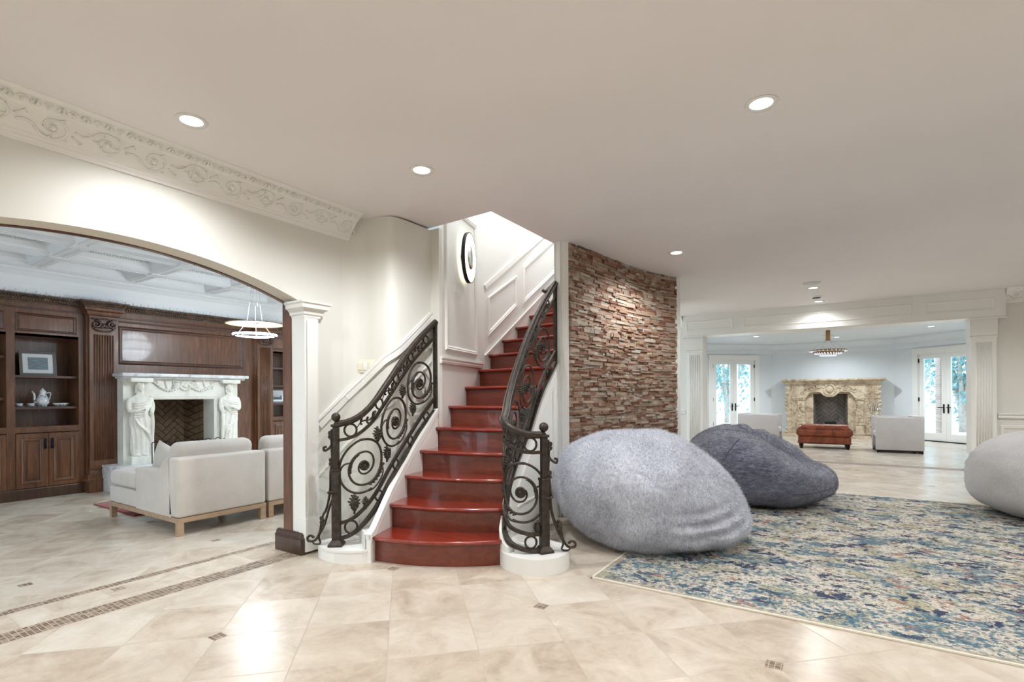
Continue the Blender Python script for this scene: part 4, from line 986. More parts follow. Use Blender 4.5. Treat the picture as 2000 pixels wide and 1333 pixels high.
# marble fireplace with caryatids
t = thing('marble_fireplace', 'white carved marble fireplace with two draped statue figures in the wood-panelled room', 'fireplace', (-7.9, 3.55, 0))
XF = -7.80
m_ = MB(); m_.bbox(-8.12, -7.42, 2.62, 4.55, .0, .334, .01); m_.build('hearth', M_MARBLEG, t)
m_ = MB(); m_.box(-8.1, XF, 2.79, 3.14, .334, 1.45); m_.box(-8.1, XF, 3.92, 4.27, .334, 1.45); m_.box(-8.1, XF, 3.14, 3.92, 1.165, 1.45)
framep(m_, [(XF, 3.09, .34), (XF, 3.97, .34), (XF, 3.97, 1.22), (XF, 3.09, 1.22)], (1, 0, 0), .05, .016)
m_.build('surround', M_MARBLE, t)
m_ = MB(); m_.bbox(-8.10, -7.66, 2.735, 4.375, 1.466, 1.515, .014); m_.bbox(-8.1, -7.71, 2.765, 4.34, 1.445, 1.47, .008); m_.build('mantel_shelf', M_MARBLEG, t)
m_ = MB()
for s in (0, 1):
    c0 = 3.14 + .40 * s
    pts = [(XF + .016, c0 + .38 * q / 12, 1.40 - .11 * math.sin(PI * q / 12)) for q in range(13)]
    m_.tube(pts, .014, 6)
    for p in pts: m_.ball((p[0] + .006, p[1], p[2]), .018, 4)
    for q in range(4): m_.tube([(XF + .012, c0 + .03 + .1 * q, 1.42), (XF + .016, c0 + .06 + .1 * q, 1.35 - .03 * math.sin(q)), (XF + .012, c0 + .05 + .1 * q, 1.31)], .008, 5)
for q in range(16):
    an = q * PI / 8; m_.ball((XF + .014, 3.53 + .06 * math.cos(an), 1.35 + .05 * math.sin(an)), .02, 4)
m_.ball((XF + .01, 3.53, 1.35), .04, 7)
for s in (-1, 1):
    for q in range(5): m_.tube([(XF + .01, 3.53 + s * .05, 1.36), (XF + .02, 3.53 + s * (.09 + .01 * q), 1.40 - .015 * q), (XF + .01, 3.53 + s * (.15 + .008 * q), 1.42 - .028 * q)], .008, 5)
m_.build('garland_relief', M_MARBLE, t)
def caryatid(yc, mir, parent):
    m_ = MB(); x0 = XF + .055; z0 = .43; Hh = .95
    prof = [(0, .035, .085, 0), (.03, .045, .10, 0), (.10, .055, .105, 0), (.22, .062, .11, .008), (.34, .070, .115, .012), (.46, .075, .12, .006), (.54, .070, .108, 0), (.60, .062, .094, -.004), (.66, .070, .104, -.003), (.74, .076, .12, 0), (.79, .066, .126, 0), (.82, .050, .095, 0), (.845, .034, .05, 0), (.875, .030, .034, 0), (.90, .030, .034, 0)]
    n = 44; vs = []
    for zz, rx, ry, sh in crv(prof, 4):
        for q in range(n):
            an = 2 * PI * q / n; fold = 1 + (.085 if zz < .55 else .03) * math.sin(11 * an + 9 * zz * mir) * min(1, zz * 8 + .3) * (1 if zz < .8 else 0)
            fold += .04 * math.sin(5 * an - 14 * zz)
            vs.append((x0 + rx * fold * math.cos(an), yc + mir * sh + ry * fold * math.sin(an), z0 + zz * Hh))
    k = len(vs) // n
    m_.add(vs, [(i * n + q, i * n + (q + 1) % n, (i + 1) * n + (q + 1) % n, (i + 1) * n + q) for i in range(k - 1) for q in range(n)] + [tuple(range(n))[::-1], tuple((k - 1) * n + q for q in range(n))], True)
    hz = z0 + .945 * Hh; hc = Vector((x0 + .012, yc, hz)); tw = mir * .25
    m_.ball(hc, .047, 10, sz=1.28, sy=.86); m_.ball(hc + Vector((.022, 0, -.028)), .028, 7, sy=.85)
    m_.ball(hc + Vector((.048, .003 * mir, -.004)), .009, 6, sz=1.9)                    # nose
    for s in (-1, 1): m_.ball(hc + Vector((.036, s * .017, .012)), .011, 5, sz=.6); m_.ball(hc + Vector((.03, s * .022, -.014)), .014, 5); m_.ball(hc + Vector((0, s * .041, -.002)), .010, 4, sz=1.6)
    m_.ball(hc + Vector((.044, 0, -.028)), .008, 5, sy=1.7, sz=.5); m_.ball(hc + Vector((.034, 0, -.048)), .013, 5)
    rh = random.Random(4)
    for q in range(34):
        an = rh.uniform(-PI, PI); el = rh.uniform(.15, 1.4); v_ = Vector((math.cos(an) * math.cos(el), math.sin(an) * math.cos(el), math.sin(el)))
        if v_.x > .55 and v_.z < .6: continue
        m_.ball(hc + Vector((v_.x * .044, v_.y * .042, .006 + v_.z * .056)), .013, 4)
    for q in range(8): m_.ball(hc + Vector((-.02, (.042 if q % 2 else -.042), .02 - .014 * q)), .014, 4)
    sh = z0 + .79 * Hh
    # arms: one folded over the waist, the other holding the mantle
    arm = crv([(x0 + .0, yc - mir * .105, sh), (x0 + .012, yc - mir * .132, sh - .07), (x0 + .03, yc - mir * .125, sh - .155), (x0 + .075, yc - mir * .07, sh - .16), (x0 + .095, yc + mir * .0, sh - .13)], 5)
    m_.tube(arm, [.036 - .018 * i / (len(arm) - 1) for i in range(len(arm))], 10); hand = Vector(arm[-1])
    m_.ball(hand + Vector((0, mir * .012, .002)), .017, 6, sz=.8)
    for q in range(4): m_.tube([hand + Vector((.004, mir * .018, .014 - .009 * q)), hand + Vector((.008, mir * .034, .012 - .010 * q)), hand + Vector((-.002, mir * (.044 - .003 * abs(q - 1)), .006 - .010 * q))], .0048, 5)
    m_.tube([hand + Vector((.0, 0, .014)), hand + Vector((.01, mir * .012, .026))], .005, 5)
    arm = crv([(x0 + .0, yc + mir * .105, sh), (x0 + .01, yc + mir * .135, sh - .08), (x0 + .02, yc + mir * .13, sh - .17), (x0 + .065, yc + mir * .10, sh - .20)], 5)
    m_.tube(arm, [.036 - .016 * i / (len(arm) - 1) for i in range(len(arm))], 10)
    # mantle folds sweeping across
    for q in range(7):
        a_ = q / 6
        m_.tube(crv([(x0 + .04, yc + mir * .11, sh - .01 - .012 * q), (x0 + .075 + .006 * (q % 2), yc + mir * .02, sh - .05 - .028 * q), (x0 + .062, yc - mir * .09, sh - .06 - .030 * q)], 5), .009, 6)
    for q in range(6):
        m_.tube(crv([(x0 + .05, yc - mir * .09, sh - .22 - .01 * q), (x0 + .085, yc - mir * (.03 - .02 * q), sh - .36 - .02 * q), (x0 + .06, yc + mir * .09, sh - .42 - .03 * q)], 5), .010, 6)
    m_.tube(crv([(x0 + .02, yc + mir * .115, sh - .10), (x0 + .05, yc + mir * .125, sh - .3), (x0 + .03, yc + mir * .12, sh - .6)], 5), .022, 7)
    for s in (-1, 1): m_.ball((x0 + .045, yc + s * .045, z0 + .012), .026, 6, sz=.6, sx=1.5)
    o = m_.build('statue_figure', M_MARBLE, parent)
    r_ = o.modifiers.new('fuse', 'REMESH'); r_.mode = 'VOXEL'; r_.voxel_size = .0055; r_.use_smooth_shade = True
    s_ = o.modifiers.new('soft', 'SMOOTH'); s_.iterations = 2; s_.factor = .5
    return o
for yc, mir in ((2.96, 1), (4.12, -1)):
    caryatid(yc, mir, t)
    m_ = MB(); m_.bbox(XF - .02, XF + .12, yc - .12, yc + .12, .33, .435, .006); m_.build('statue_plinth', M_MARBLE, t); m_ = MB(); m_.bbox(XF - .02, XF + .13, yc - .13, yc + .13, 1.395, 1.45, .008); m_.build('statue_capital', M_MARBLE, t)
m_ = MB(); m_.add([(-8.10, 3.14, .335), (-8.10, 3.14, 1.165), (-8.42, 3.27, 1.165), (-8.42, 3.27, .335), (-8.42, 3.79, .335), (-8.42, 3.79, 1.165), (-8.10, 3.92, 1.165), (-8.10, 3.92, .335)], [(0, 1, 2, 3), (3, 2, 5, 4), (4, 5, 6, 7), (1, 6, 5, 2), (0, 3, 4, 7)])
m_.build('firebox', M_HERR, t)
g = thing('gas_log_set', 'dark charred log set on a black grate inside the marble fireplace', 'fire logs', (-8.15, 3.5, .335))
m_ = MB(); rl_ = random.Random(2)
for q in range(6):
    y0_ = 3.22 + q * .09; m_.tube([(-8.28 + .03 * (q % 2), y0_, .40 + .04 * (q % 3)), (-8.2, y0_ + .12, .44 + .05 * (q % 2)), (-8.14, y0_ + .2, .42 + .03 * (q % 3))], .035, 8)
m_.build('log', Mat('charred_log', .95, col=(34, 31, 30)).m, g)
m_ = MB(); m_.ball((-8.07, 3.42, .43), .035, 7); m_.ball((-8.06, 3.60, .42), .03, 7); m_.build('ash_stone', Mat('ash_stone', .9, col=(130, 122, 112)).m, g)
m_ = MB()
for q in range(9): m_.tube([(-8.34, 3.22 + q * .075, .37), (-8.02, 3.22 + q * .075, .37), (-8.0, 3.22 + q * .075, .41)], .007, 5)
m_.tube([(-8.02, 3.2, .365), (-8.02, 3.86, .365)], .008, 5); m_.build('grate', M_BLACK, g)
g = thing('fire_screen', 'low black scrolled iron screen standing before the marble fireplace', 'fire screen', (-7.55, 3.4, .334))
m_ = MB(); m_.tube([(-7.56, 3.02, .335), (-7.56, 3.02, .60)], .006, 6); m_.tube([(-7.56, 3.95, .335), (-7.56, 3.95, .60)], .006, 6)
for q in range(7):
    y = 3.02 + q * .133; m_.tube([(-7.56, y + .13 * k / 8, .60 + .014 * math.sin(k / 8 * 2 * PI)) for k in range(9)], .006, 5); m_.tube([(-7.56, y, .34), (-7.56, y, .60)], .003, 5)
m_.build('frame', M_BLACK, g)

# objects on the shelves
def frame_pic(name, label, y, z, wd, ht, lean, fcol, pic, xb=-8.36):
    R = Matrix.Translation((xb, y, z)) @ Matrix.Rotation(-lean, 4, 'Y')
    t = thing(name, label, 'picture frame', (xb, y, z))
    m_ = MB()
    fw_ = wd * .085
    for b in ((-wd / 2, wd / 2, 0, fw_), (-wd / 2, wd / 2, ht - fw_, ht), (-wd / 2, -wd / 2 + fw_, fw_, ht - fw_), (wd / 2 - fw_, wd / 2, fw_, ht - fw_)): m_.box(0, .02, *b, M=R)
    m_.box(0, .004, -wd / 2, wd / 2, 0, ht, M=R)
    m_.build('frame', Mat(name + '_frame', .4, col=fcol).m, t)
    m_ = MB(); m_.box(.004, .010, -wd / 2 + fw_, wd / 2 - fw_, fw_, ht - fw_, M=R); m_.build('mat_board', paint('mat_board_white', (226, 230, 234), .6, 0), t)
    m_ = MB(); a_ = wd * .27; m_.box(.010, .012, -a_, a_, ht * .25, ht * .76, M=R); m_.build('picture', pic, t)
def sea_mat():
    k = Mat('seascape_print', .3); v = k.co(scale=(1, 3, 14)); n = k.noise(v, 6, 5); _, _, z = k.xyz(k.co())
    k.col(k.ramp(n * .6 + z * .0 + .15, [(.3, (74, 92, 106)), (.5, (132, 148, 158)), (.7, (196, 202, 200))])); return k.m
def land_mat():
    k = Mat('dark_landscape_print', .3); v = k.co(); n = k.noise(v, 30, 4); _, _, z = k.xyz(v)
    k.col(k.ramp(z * 4 + n * .4, [(.3, (40, 46, 50)), (.62, (70, 78, 84)), (.7, (180, 184, 186)), (.9, (206, 210, 214))])); return k.m
frame_pic('picture_frame', 'grey frame with a white mat and misty seascape on the left bookcase upper shelf', 2.085, 1.467, .345, .30, .16, (96, 92, 90), sea_mat(), -8.27)
frame_pic('picture_frame', 'grey frame with a small dark landscape on the right bookcase lower shelf', 5.22, 1.081, .33, .25, .14, (110, 106, 102), land_mat(), -8.27)
def china_mat():
    k = Mat('blue_white_china', .15, coat=.5); v = k.co(); n = k.noise(v, 46, 3, .7, .8); n2 = k.noise(v, 20, 2)
    k.col(k.mix((n + n2 * .25).gt(.69) * .85, (224, 228, 232), (52, 74, 116))); return k.m
M_CHINA = china_mat()
tx, ty, tz = -8.24, 2.115, 1.091
t = thing('coffee_pot', 'blue-and-white china coffee pot with a curved spout on the bookcase shelf', 'coffee pot', (tx, ty, tz))
m_ = MB(); m_.lathe([(.04, 0), (.045, .006), (.036, .016), (.055, .03), (.066, .055), (.064, .08), (.052, .105), (.040, .13), (.034, .155), (.036, .172), (.034, .176)], (tx, ty, tz), 28); m_.build('body', M_CHINA, t)
m_ = MB(); m_.lathe([(.037, .174), (.034, .185), (.022, .205), (.008, .214), (.010, .222), (.0005, .23)], (tx, ty, tz), 24); m_.build('lid', M_CHINA, t)
m_ = MB(); m_.tube(crv([(tx, ty - .055, tz + .05), (tx, ty - .078, tz + .07), (tx, ty - .075, tz + .12), (tx, ty - .085, tz + .17), (tx, ty - .10, tz + .182)], 5), .013, 8, taper=lambda t: 1.2 - .6 * t); m_.build('spout', M_CHINA, t)
m_ = MB(); m_.tube(crv([(tx, ty + .035, tz + .165), (tx, ty + .075, tz + .168), (tx, ty + .07, tz + .12), (tx, ty + .062, tz + .08)], 5), .006, 7); m_.build('handle', M_CHINA, t)
for y, lab in ((1.90, 'small blue-and-white cup and saucer at the left end of the shelf'), (2.005, 'blue-and-white cup and saucer just left of the coffee pot')):
    t = thing('cup_and_saucer', lab, 'cup', (tx, y, tz), 0, 'china cups on the bookcase shelf')
    m_ = MB(); m_.lathe([(.025, 0), (.045, .006), (.052, .012), (.045, .010), (.0005, .006)], (tx, y, tz), 24); m_.build('saucer', M_CHINA, t)
    m_ = MB(); m_.lathe([(.02, .008), (.03, .015), (.037, .03), (.039, .042), (.036, .042), (.03, .018), (.0005, .014)], (tx, y, tz), 24); m_.build('cup', M_CHINA, t)
t = thing('china_dish', 'long low blue-and-white china dish right of the coffee pot', 'dish', (tx, 2.29, tz))
m_ = MB(); m_.lathe([(.04, 0), (.06, .008), (.078, .03), (.082, .042), (.076, .042), (.055, .014), (.0005, .01)], (tx, 2.29, tz), 28, sx=.6); m_.build('bowl', M_CHINA, t)
m_ = MB(); m_.tube([(tx, 2.29 + .08, tz + .035), (tx, 2.29 + .095, tz + .04), (tx, 2.29 + .08, tz + .02)], .005, 6); m_.build('handle', M_CHINA, t)

# chandelier in the library
cx, cyy = -6.3, 3.68
t = thing('pendant_light', 'two-tier ring pendant with a woven disc above a glowing ring in the library', 'pendant lamp', (cx, cyy, 2.65))
m_ = MB(); m_.bbox(cx - .07, cx + .07, cyy - .07, cyy + .07, 2.60, 2.70, .008)
for s in (-1, 1): m_.tube([(cx, cyy + s * .045, 2.60), (cx, cyy + s * .045, 2.58)], .009, 8)
m_.build('canopy', M_BLACK, t)
m_ = MB()
for k in range(4):
    an = k * PI / 2 + .6; m_.tube([(cx + .04 * math.cos(an), cyy + .04 * math.sin(an), 2.6), (cx + .07 * math.cos(an), cyy + .07 * math.sin(an), 2.36)], .0018, 5)
m_.build('cable', M_CHROME, t)
m_ = MB()
for k in range(3):
    an = k * 2 * PI / 3 + .45; m_.tube([(cx + .07 * math.cos(an), cyy + .07 * math.sin(an), 2.36), (cx + .10 * math.cos(an), cyy + .10 * math.sin(an), 2.14), (cx + .21 * math.cos(an), cyy + .21 * math.sin(an), 1.99)], .0035, 6)
m_.build('light_rod', emis('rod_glow', (225, 240, 255), 2.5), t)
m_ = MB(); m_.lathe([(.10, .018), (.33, .002), (.345, -.006), (.33, -.010), (.10, .004), (.10, .018)], (cx, cyy, 2.125), 48); 
kd = Mat('woven_brass_disc', .5); _n = kd.noise(kd.co(), 70, 3); kd.col(kd.ramp(_n, [(.35, (120, 96, 62)), (.65, (196, 180, 146))])); kd.b.inputs['Emission Color'].default_value = (1, .93, .8, 1); kd.b.inputs['Emission Strength'].default_value = .04
m_.build('woven_disc', kd.m, t)
m_ = MB(); m_.tube([(cx + .25 * math.cos(k * PI / 24), cyy + .25 * math.sin(k * PI / 24), 1.985) for k in range(48)], .010, 8, closed=True); m_.build('glow_ring', M_LED, t)
m_ = MB(); m_.tube([(cx + .235 * math.cos(k * PI / 24), cyy + .235 * math.sin(k * PI / 24), 1.972) for k in range(48)], 0, flat=(.02, .012), closed=True, nrm=(0, 0, 1)); m_.build('ring_frame', M_CHROME, t)
L = bpy.data.lights.new('lamp', 'POINT'); L.energy = 85; L.color = (.82, .92, 1); L.shadow_soft_size = .24
o = bpy.data.objects.new('lamp', L); COL.objects.link(o); o.parent = t; o.location = (0, 0, -.62)
m_ = MB(); m_.add([(-7.9, -2.25, 0), (-4.2, -2.25, 0), (-4.2, -2.25, 2.45), (-7.9, -2.25, 2.45)], [(0, 1, 2, 3)]); struct(m_.build('fill_window_1', M_GLASS))  # unseen glazed opening added to let sky light into the library
m_ = MB(); m_.add([(-7.9, 6.55, 0), (-4.2, 6.55, 0), (-4.2, 6.55, 2.45), (-7.9, 6.55, 2.45)], [(0, 1, 2, 3)]); struct(m_.build('fill_window_2', M_GLASS))  # second added opening, brightens the library from its other end
for x, y in ((-4.0, .3), (-4.0, 3.4), (-4.0, 5.2), (-5.3, 6.1), (-7.0, 6.1), (-6.5, -1.3)):  # unseen lamps added to brighten the library floor and walls
    downlight(x, y, 2.70, W_LIB, 'added library fill light hidden behind the arched wall', 'added library fill lights out of view', col=(.84, .93, 1))

# sectional sofa -------------------------------------------------------------
def sofa(label, y0, y1, chaise, loc):
    t = thing('sofa', label, 'sofa', loc)
    xb = -4.78; xs = -6.21 if chaise else -5.75
    m_ = MB(); 
    for b in ((xs, xb, y0, y0 + .05), (xs, xb, y1 - .05, y1), (xs, xs + .05, y0 + .05, y1 - .05), (xb - .05, xb, y0 + .05, y1 - .05)): m_.box(*b, .115, .156)
    m_.build('base_rail', M_OAK, t)
    for lx in (xs + .002, xb - .05):
        for ly in (y0 + .001, y1 - .05): m_ = MB(); m_.box(lx, lx + .048, ly, ly + .049, 0, .1145); m_.build('leg', M_OAK, t)
    m_ = MB(); m_.bbox(xs, xb - .14, y0 + (.0 if not chaise else .002), y1 - .004, .155, .315, .018); m_.build('seat_base', M_SOFA, t)
    m_ = MB()
    m_.bbox(xb - .17, xb, y0, y1, .157, .67, .022); m_.build('backrest', M_SOFA, t)
    if chaise:
        m_ = MB(); pr = crv([(-5.60, .535), (-5.25, .537), (-5.16, .555), (-5.09, .60), (-5.03, .655), (-4.96, .668)], 5)
        poly = [(-5.60, .157)] + pr + [(-4.90, .157)]
        n = len(poly)
        for yy in ((y0, y0 + .13),):
            vs = [(p[0], yy[0] + (.0 if q in (0, n - 1) else .010), p[1]) for q, p in enumerate(poly)] + [(p[0], yy[1], p[1]) for p in poly] + [(p[0], yy[0], p[1] - (.012 if 0 < q < n - 1 else 0)) for q, p in enumerate(poly)]
            m_.add(vs, [tuple(range(n, 2 * n)), tuple(range(2 * n, 3 * n))[::-1]] + [(q, (q + 1) % n, n + (q + 1) % n, n + q) for q in range(n)] + [(2 * n + q, 2 * n + (q + 1) % n, (q + 1) % n, q) for q in range(n)])
        m_.build('armrest', M_SOFA, t)
    ya = y0 + (.14 if chaise else .01)
    m_ = MB(); m_.bbox(xs - .012, xb - .18, y0 + .008 if False else ya - (.13 if chaise else 0), y1 - .012, .315, .325, .004)
    m_ = MB()
    if chaise: m_.bbox(xs - .012, -5.605, y0 + .004, y1 - .012, .318, .475, .05, seg=5); m_.bbox(-5.70, xb - .18, ya, y1 - .012, .318, .475, .04, seg=5)
    else: m_.bbox(xs - .012, xb - .18, ya, y1 - .012, .318, .475, .05, seg=5)
    m_.build('seat_cushion', M_SOFA, t)
    m_ = MB()
    R = Matrix.Translation((xb - .26, 0, .46)) @ Matrix.Rotation(.12, 4, 'Y')
    w_ = y1 - y0 - .08
    m_.bbox(-.085, .085, y0 + .05, y1 - .03, 0, .335, .07, M=R, seg=6)
    m_.build('back_cushion', M_SOFA, t)
    return t
sofa('oatmeal chaise section of the sofa, nearest the arch, with a scooped arm', 2.10, 2.895, True, (-5.5, 2.5, 0))
sofa('oatmeal sofa section partly hidden by the arch pilaster', 2.925, 4.25, False, (-5.3, 3.6, 0))
# throw pillow leaning on the chaise arm
def pillow(name, label, M, wd, ht, th, mat, cat='pillow'):
    m_ = MB(); n = 22; vs = []
    for s in (1, -1):
        for i in range(n + 1):
            for j in range(n + 1):
                u, v = i / n * 2 - 1, j / n * 2 - 1
                k = 1 - .10 * (1 - abs(u)) * (abs(v) ** 2); k2 = 1 - .10 * (1 - abs(v)) * (abs(u) ** 2)
                h_ = th * (max(0, (1 - u * u)) * max(0, (1 - v * v))) ** .38
                h_ += .006 * noise.noise(Vector((u * 3, v * 3, s * 2)))
                vs.append(M @ Vector((s * h_ / 2, u * wd / 2 * k2, v * ht / 2 * k)))
    fs = []
    for s in range(2):
        b = s * (n + 1) ** 2
        for i in range(n):
            for j in range(n): fs.append((b + i * (n + 1) + j, b + (i + 1) * (n + 1) + j, b + (i + 1) * (n + 1) + j + 1, b + i * (n + 1) + j + 1))
    m_.add(vs, fs, True)
    o = m_.build(name, mat); tag(o, label, cat); return o
pillow('throw_pillow', 'small oatmeal throw pillow leaning in the scoop of the chaise arm', Matrix.Translation((-5.52, 2.35, .535)) @ Matrix.Rotation(.22, 4, 'Y') @ Matrix.Rotation(PI / 2, 4, 'Z') @ Matrix.Rotation(.08, 4, 'Y'), .56, .36, .15, M_SOFA)
m_ = MB(); m_.bbox(-7.05, -6.0, 2.235, 3.6, 0.0, .014, .004); o = m_.build('red_rug', fabric('red_wool', (110, 20, 18), (150, 34, 28), scale=120)); tag(o, 'deep red rug whose corner shows beyond the chaise sofa', 'rug')
# ---------------------------------------------------------------- rug
m_ = MB(); m_.box(-1.39, 3.3, 3.085, 7.23, 0, .010)
rug = thing('area_rug', 'large faded blue and cream floral patterned rug under the bean bags', 'rug', (.9, 5.1, 0))
m_.build('pile', M_RUG, rug)
m_ = MB()
for b in ((-1.402, 3.31, 3.073, 3.088), (-1.402, 3.31, 7.225, 7.24), (-1.402, -1.387, 3.073, 7.24), (3.297, 3.312, 3.073, 7.24)): m_.bbox(*b, 0.0, .012, .003)
m_.build('bound_edge', fabric('cream_binding', (206, 198, 182), (226, 220, 206), scale=200), rug)

# ---------------------------------------------------------------- bean bags
def nz(p, s, o=0): return noise.noise(Vector((p.x * s + o, p.y * s + o * .7, p.z * s)))
def bag(name, label, x, y, R, Ht, fn, mat, sub=6, fur=.0, furs=50, waist=.40, seams=(), floor=0.0, pw=2.3, hair=None, hmat=None):
    t = thing(name, label, 'bean bag', (x, y, floor))
    r0v = Vector((math.cos(YAW), math.sin(YAW), 0)); f0v = Vector((-math.sin(YAW), math.cos(YAW), 0))
    def surf(n_):
        """n_: unit vector with components (right, forward, up) in the viewer's frame"""
        u, v, w = n_
        rad = math.sqrt(u * u + v * v) + 1e-9
        zz = w
        if w < 0: hz = Ht * waist * (1 + max(-1, w * 1.10)); 
        else: hz = Ht * waist + (Ht * (1 - waist)) * w ** 1.0
        lat = (1 - abs(w) ** pw) ** (1 / 2.0) if abs(w) < 1 else 0
        if w < 0: lat = (1 - (abs(w)) ** 3.4) ** .5 if abs(w) < 1 else 0
        p = Vector((u / rad * lat * R, v / rad * lat * R, hz))
        p = fn(p, Vector(n_))
        p.z = max(p.z, 0.002 if w < 0 else .03)
        return p
    bm = bmesh.new(); bmesh.ops.create_icosphere(bm, subdivisions=sub, radius=1)
    bm.verts.ensure_lookup_table()
    N_ = [v.co.normalized() for v in bm.verts]
    for v, n_ in zip(bm.verts, N_): v.co = surf(n_)
    bm.normal_update()
    if fur:
        nn = [v.normal.copy() for v in bm.verts]
        for v, q in zip(bm.verts, nn):
            c = v.co.copy(); d = nz(c, furs, 3) * .7 + nz(c, furs * 2.1, 9) * .5
            v.co = c + q * fur * d
    me = bpy.data.meshes.new(name)
    for v in bm.verts:
        c = v.co; v.co = r0v * c.x + f0v * c.y + Vector((0, 0, c.z))
    for f_ in bm.faces: f_.smooth = True
    bm.to_mesh(me); bm.free(); me.materials.append(mat)
    if hmat: me.materials.append(hmat)
    o = bpy.data.objects.new('cover', me); COL.objects.link(o); o.parent = t
    if hair:
        ps_m = o.modifiers.new('fur', 'PARTICLE_SYSTEM'); ps = ps_m.particle_system; st = ps.settings
        st.type = 'HAIR'; st.count = hair[0]; st.hair_length = hair[1]; st.hair_step = 3; st.display_step = 2; st.render_step = 3
        st.emit_from = 'FACE'; st.use_emit_random = True; st.brownian_factor = hair[2]; st.normal_factor = hair[1] / 4 * 1.0; st.object_align_factor = (0, 0, -hair[1] * .12); st.factor_random = hair[1] * .22
        st.root_radius = hair[3]; st.tip_radius = .25 * hair[3]; st.radius_scale = 1.0; st.material = 2 if len(me.materials) > 1 else 1
        o.show_instancer_for_render = True
    for sm, w_ in seams:
        m_ = MB(); pts = []
        for n_ in sm:
            p = surf(Vector(n_).normalized()); pts.append(r0v * p.x + f0v * p.y + Vector((0, 0, p.z)))
        m_.tube(pts, w_, 6); m_.build('seam', M_SEAM, t, local=True)
    return t
def hair_mat(name, a, b, c, big=4):
    k = Mat(name, .8, spec=.2); h = k.new('ShaderNodeHairInfo'); v = k.co(); n = k.noise(v, big, 3)
    k.col(k.ramp(N(k.nt, h.outputs['Random']) * .55 + n * .45, [(.2, a), (.5, b), (.8, c)])); return k.m
M_HAIR1 = hair_mat('pale_fur_strand', (136, 140, 154), (208, 211, 220), (246, 247, 250)); M_HAIR2 = hair_mat('slate_fur_strand', (84, 86, 98), (116, 118, 132), (156, 159, 172), 7)
M_SEAM = Mat('seam_thread', .9, col=(70, 72, 86)).m
def gauss(p, x, y, sx, sy, ang=0):
    dx, dy = p.x - x, p.y - y; c, s = math.cos(ang), math.sin(ang); a_, b_ = dx * c + dy * s, -dx * s + dy * c
    return math.exp(-(a_ / sx) ** 2 - (b_ / sy) ** 2)
def f1(p, n_):
    p = p.copy(); z = p.z
    p.x += -(z - .36) * .16
    if n_.x > 0: p.x *= 1 + .05 * max(0, 1 - z / .5); p.z *= 1 - .22 * max(0, (p.x - .05) / .72) ** 1.4
    if n_.x < 0: p.x *= 1 - .10 * max(0, (.42 - z) / .42)
    d = .034 * nz(p, 2.2, 1) + .020 * nz(p, 5.5, 4)
    # sagging folds low on the right
    q = math.hypot(p.x - .05, (z - .95) * 1.2); mk = math.exp(-((p.x - .38) / .30) ** 2 - ((z - .22) / .17) ** 2) * (1 if n_.y < .2 else 0)
    d += .030 * math.sin(q * 52) * mk
    d += .018 * math.sin(z * 55 + p.x * 8) * math.exp(-((z - .10) / .08) ** 2) * .7
    # creases on top
    c = abs((p.x - .12) * .5 + (p.y + .05) * .8 + .05 * math.sin(p.x * 9)); d -= .035 * math.exp(-(c / .026) ** 2) * math.exp(-((p.x - .30) / .26) ** 2) * 1.4 * (z > .55)
    d -= .05 * gauss(p, -.02, .05, .20, .10, -.3) * max(0, n_.z)
    r = Vector((n_.x, n_.y, n_.z * .8)); return p + r * d
bag('bean_bag', 'pale grey shaggy fur bean bag, nearest the camera, beside the foot of the stairs', -1.41, 4.235, .755, .905, f1, M_FUR1, sub=6, fur=.006, furs=42, waist=.42, pw=2.6, hair=(170000, .014, .006, .0012), hmat=M_HAIR1)
def f2(p, n_):
    p = p.copy()
    fh = interp([(-.8, .86), (-.4, .86), (-.12, .77), (.05, .66), (.3, .54), (.5, .50), (.8, .54)], p.x); bh = interp([(-.8, .86), (-.2, .88), (.1, .84), (.4, .78), (.8, .70)], p.x)
    q = min(1, max(0, (p.y + .02) / .36)); q = q * q * (3 - 2 * q); top = fh + (bh - fh) * q
    if p.z > .14: p.z = .14 + (p.z - .14) * (top - .14) / (.865 - .14)
    up_ = max(0, n_.z) ** .5
    p.z -= .08 * gauss(p, .25, .03, .34, .07, .15) * up_
    p.z -= .05 * gauss(p, -.06, .22, .035, .3, .7) * up_ + .04 * gauss(p, .12, .3, .03, .3, -.5) * up_
    d = .020 * nz(p, 2.4, 2) + .010 * nz(p, 6, 5) + .004 * nz(p, 22, 1)
    cz = math.exp(-((p.x - .05) / .3) ** 2 - ((p.y - .2) / .26) ** 2) * max(0, n_.z)
    an = math.atan2(p.y - .1, p.x - .25)
    d += .020 * math.sin(an * 9 + 3 * nz(p, 3, 7)) * cz
    d += .008 * math.sin(p.x * 40 + p.z * 30) * math.exp(-((p.x - .62) / .12) ** 2)
    return p + n_ * d
def arc_n(f_, n=26): return [f_(i / (n - 1)) for i in range(n)]
bag('bean_bag', 'dark slate-grey plush bean bag with a hollow seat, in the middle of the room', -.87, 6.34, .785, .865, f2, M_FUR2, sub=6, fur=.004, furs=30, waist=.42, hair=(110000, .009, .004, .0011), hmat=M_HAIR2,
    seams=[(arc_n(lambda t: (.0 + 1.0 * t, -1 + .5 * t, -.42 + .60 * t)), .004), (arc_n(lambda t: (-.80 + .28 * t, -.75 + .1 * t, .35 + .5 * t)), .004), (arc_n(lambda t: (.40 + .15 * t, -1, -.20 - .4 * t)), .004)], floor=.01)
def f3(p, n_):
    p = p.copy(); d = .018 * nz(p, 2.2, 8) + .008 * nz(p, 6, 4)
    d += .006 * math.sin(p.z * 60 + p.x * 14 + 2 * nz(p, 4, 3)) * math.exp(-((p.x + .5) / .25) ** 2 - ((p.z - .45) / .2) ** 2)
    return p + n_ * d
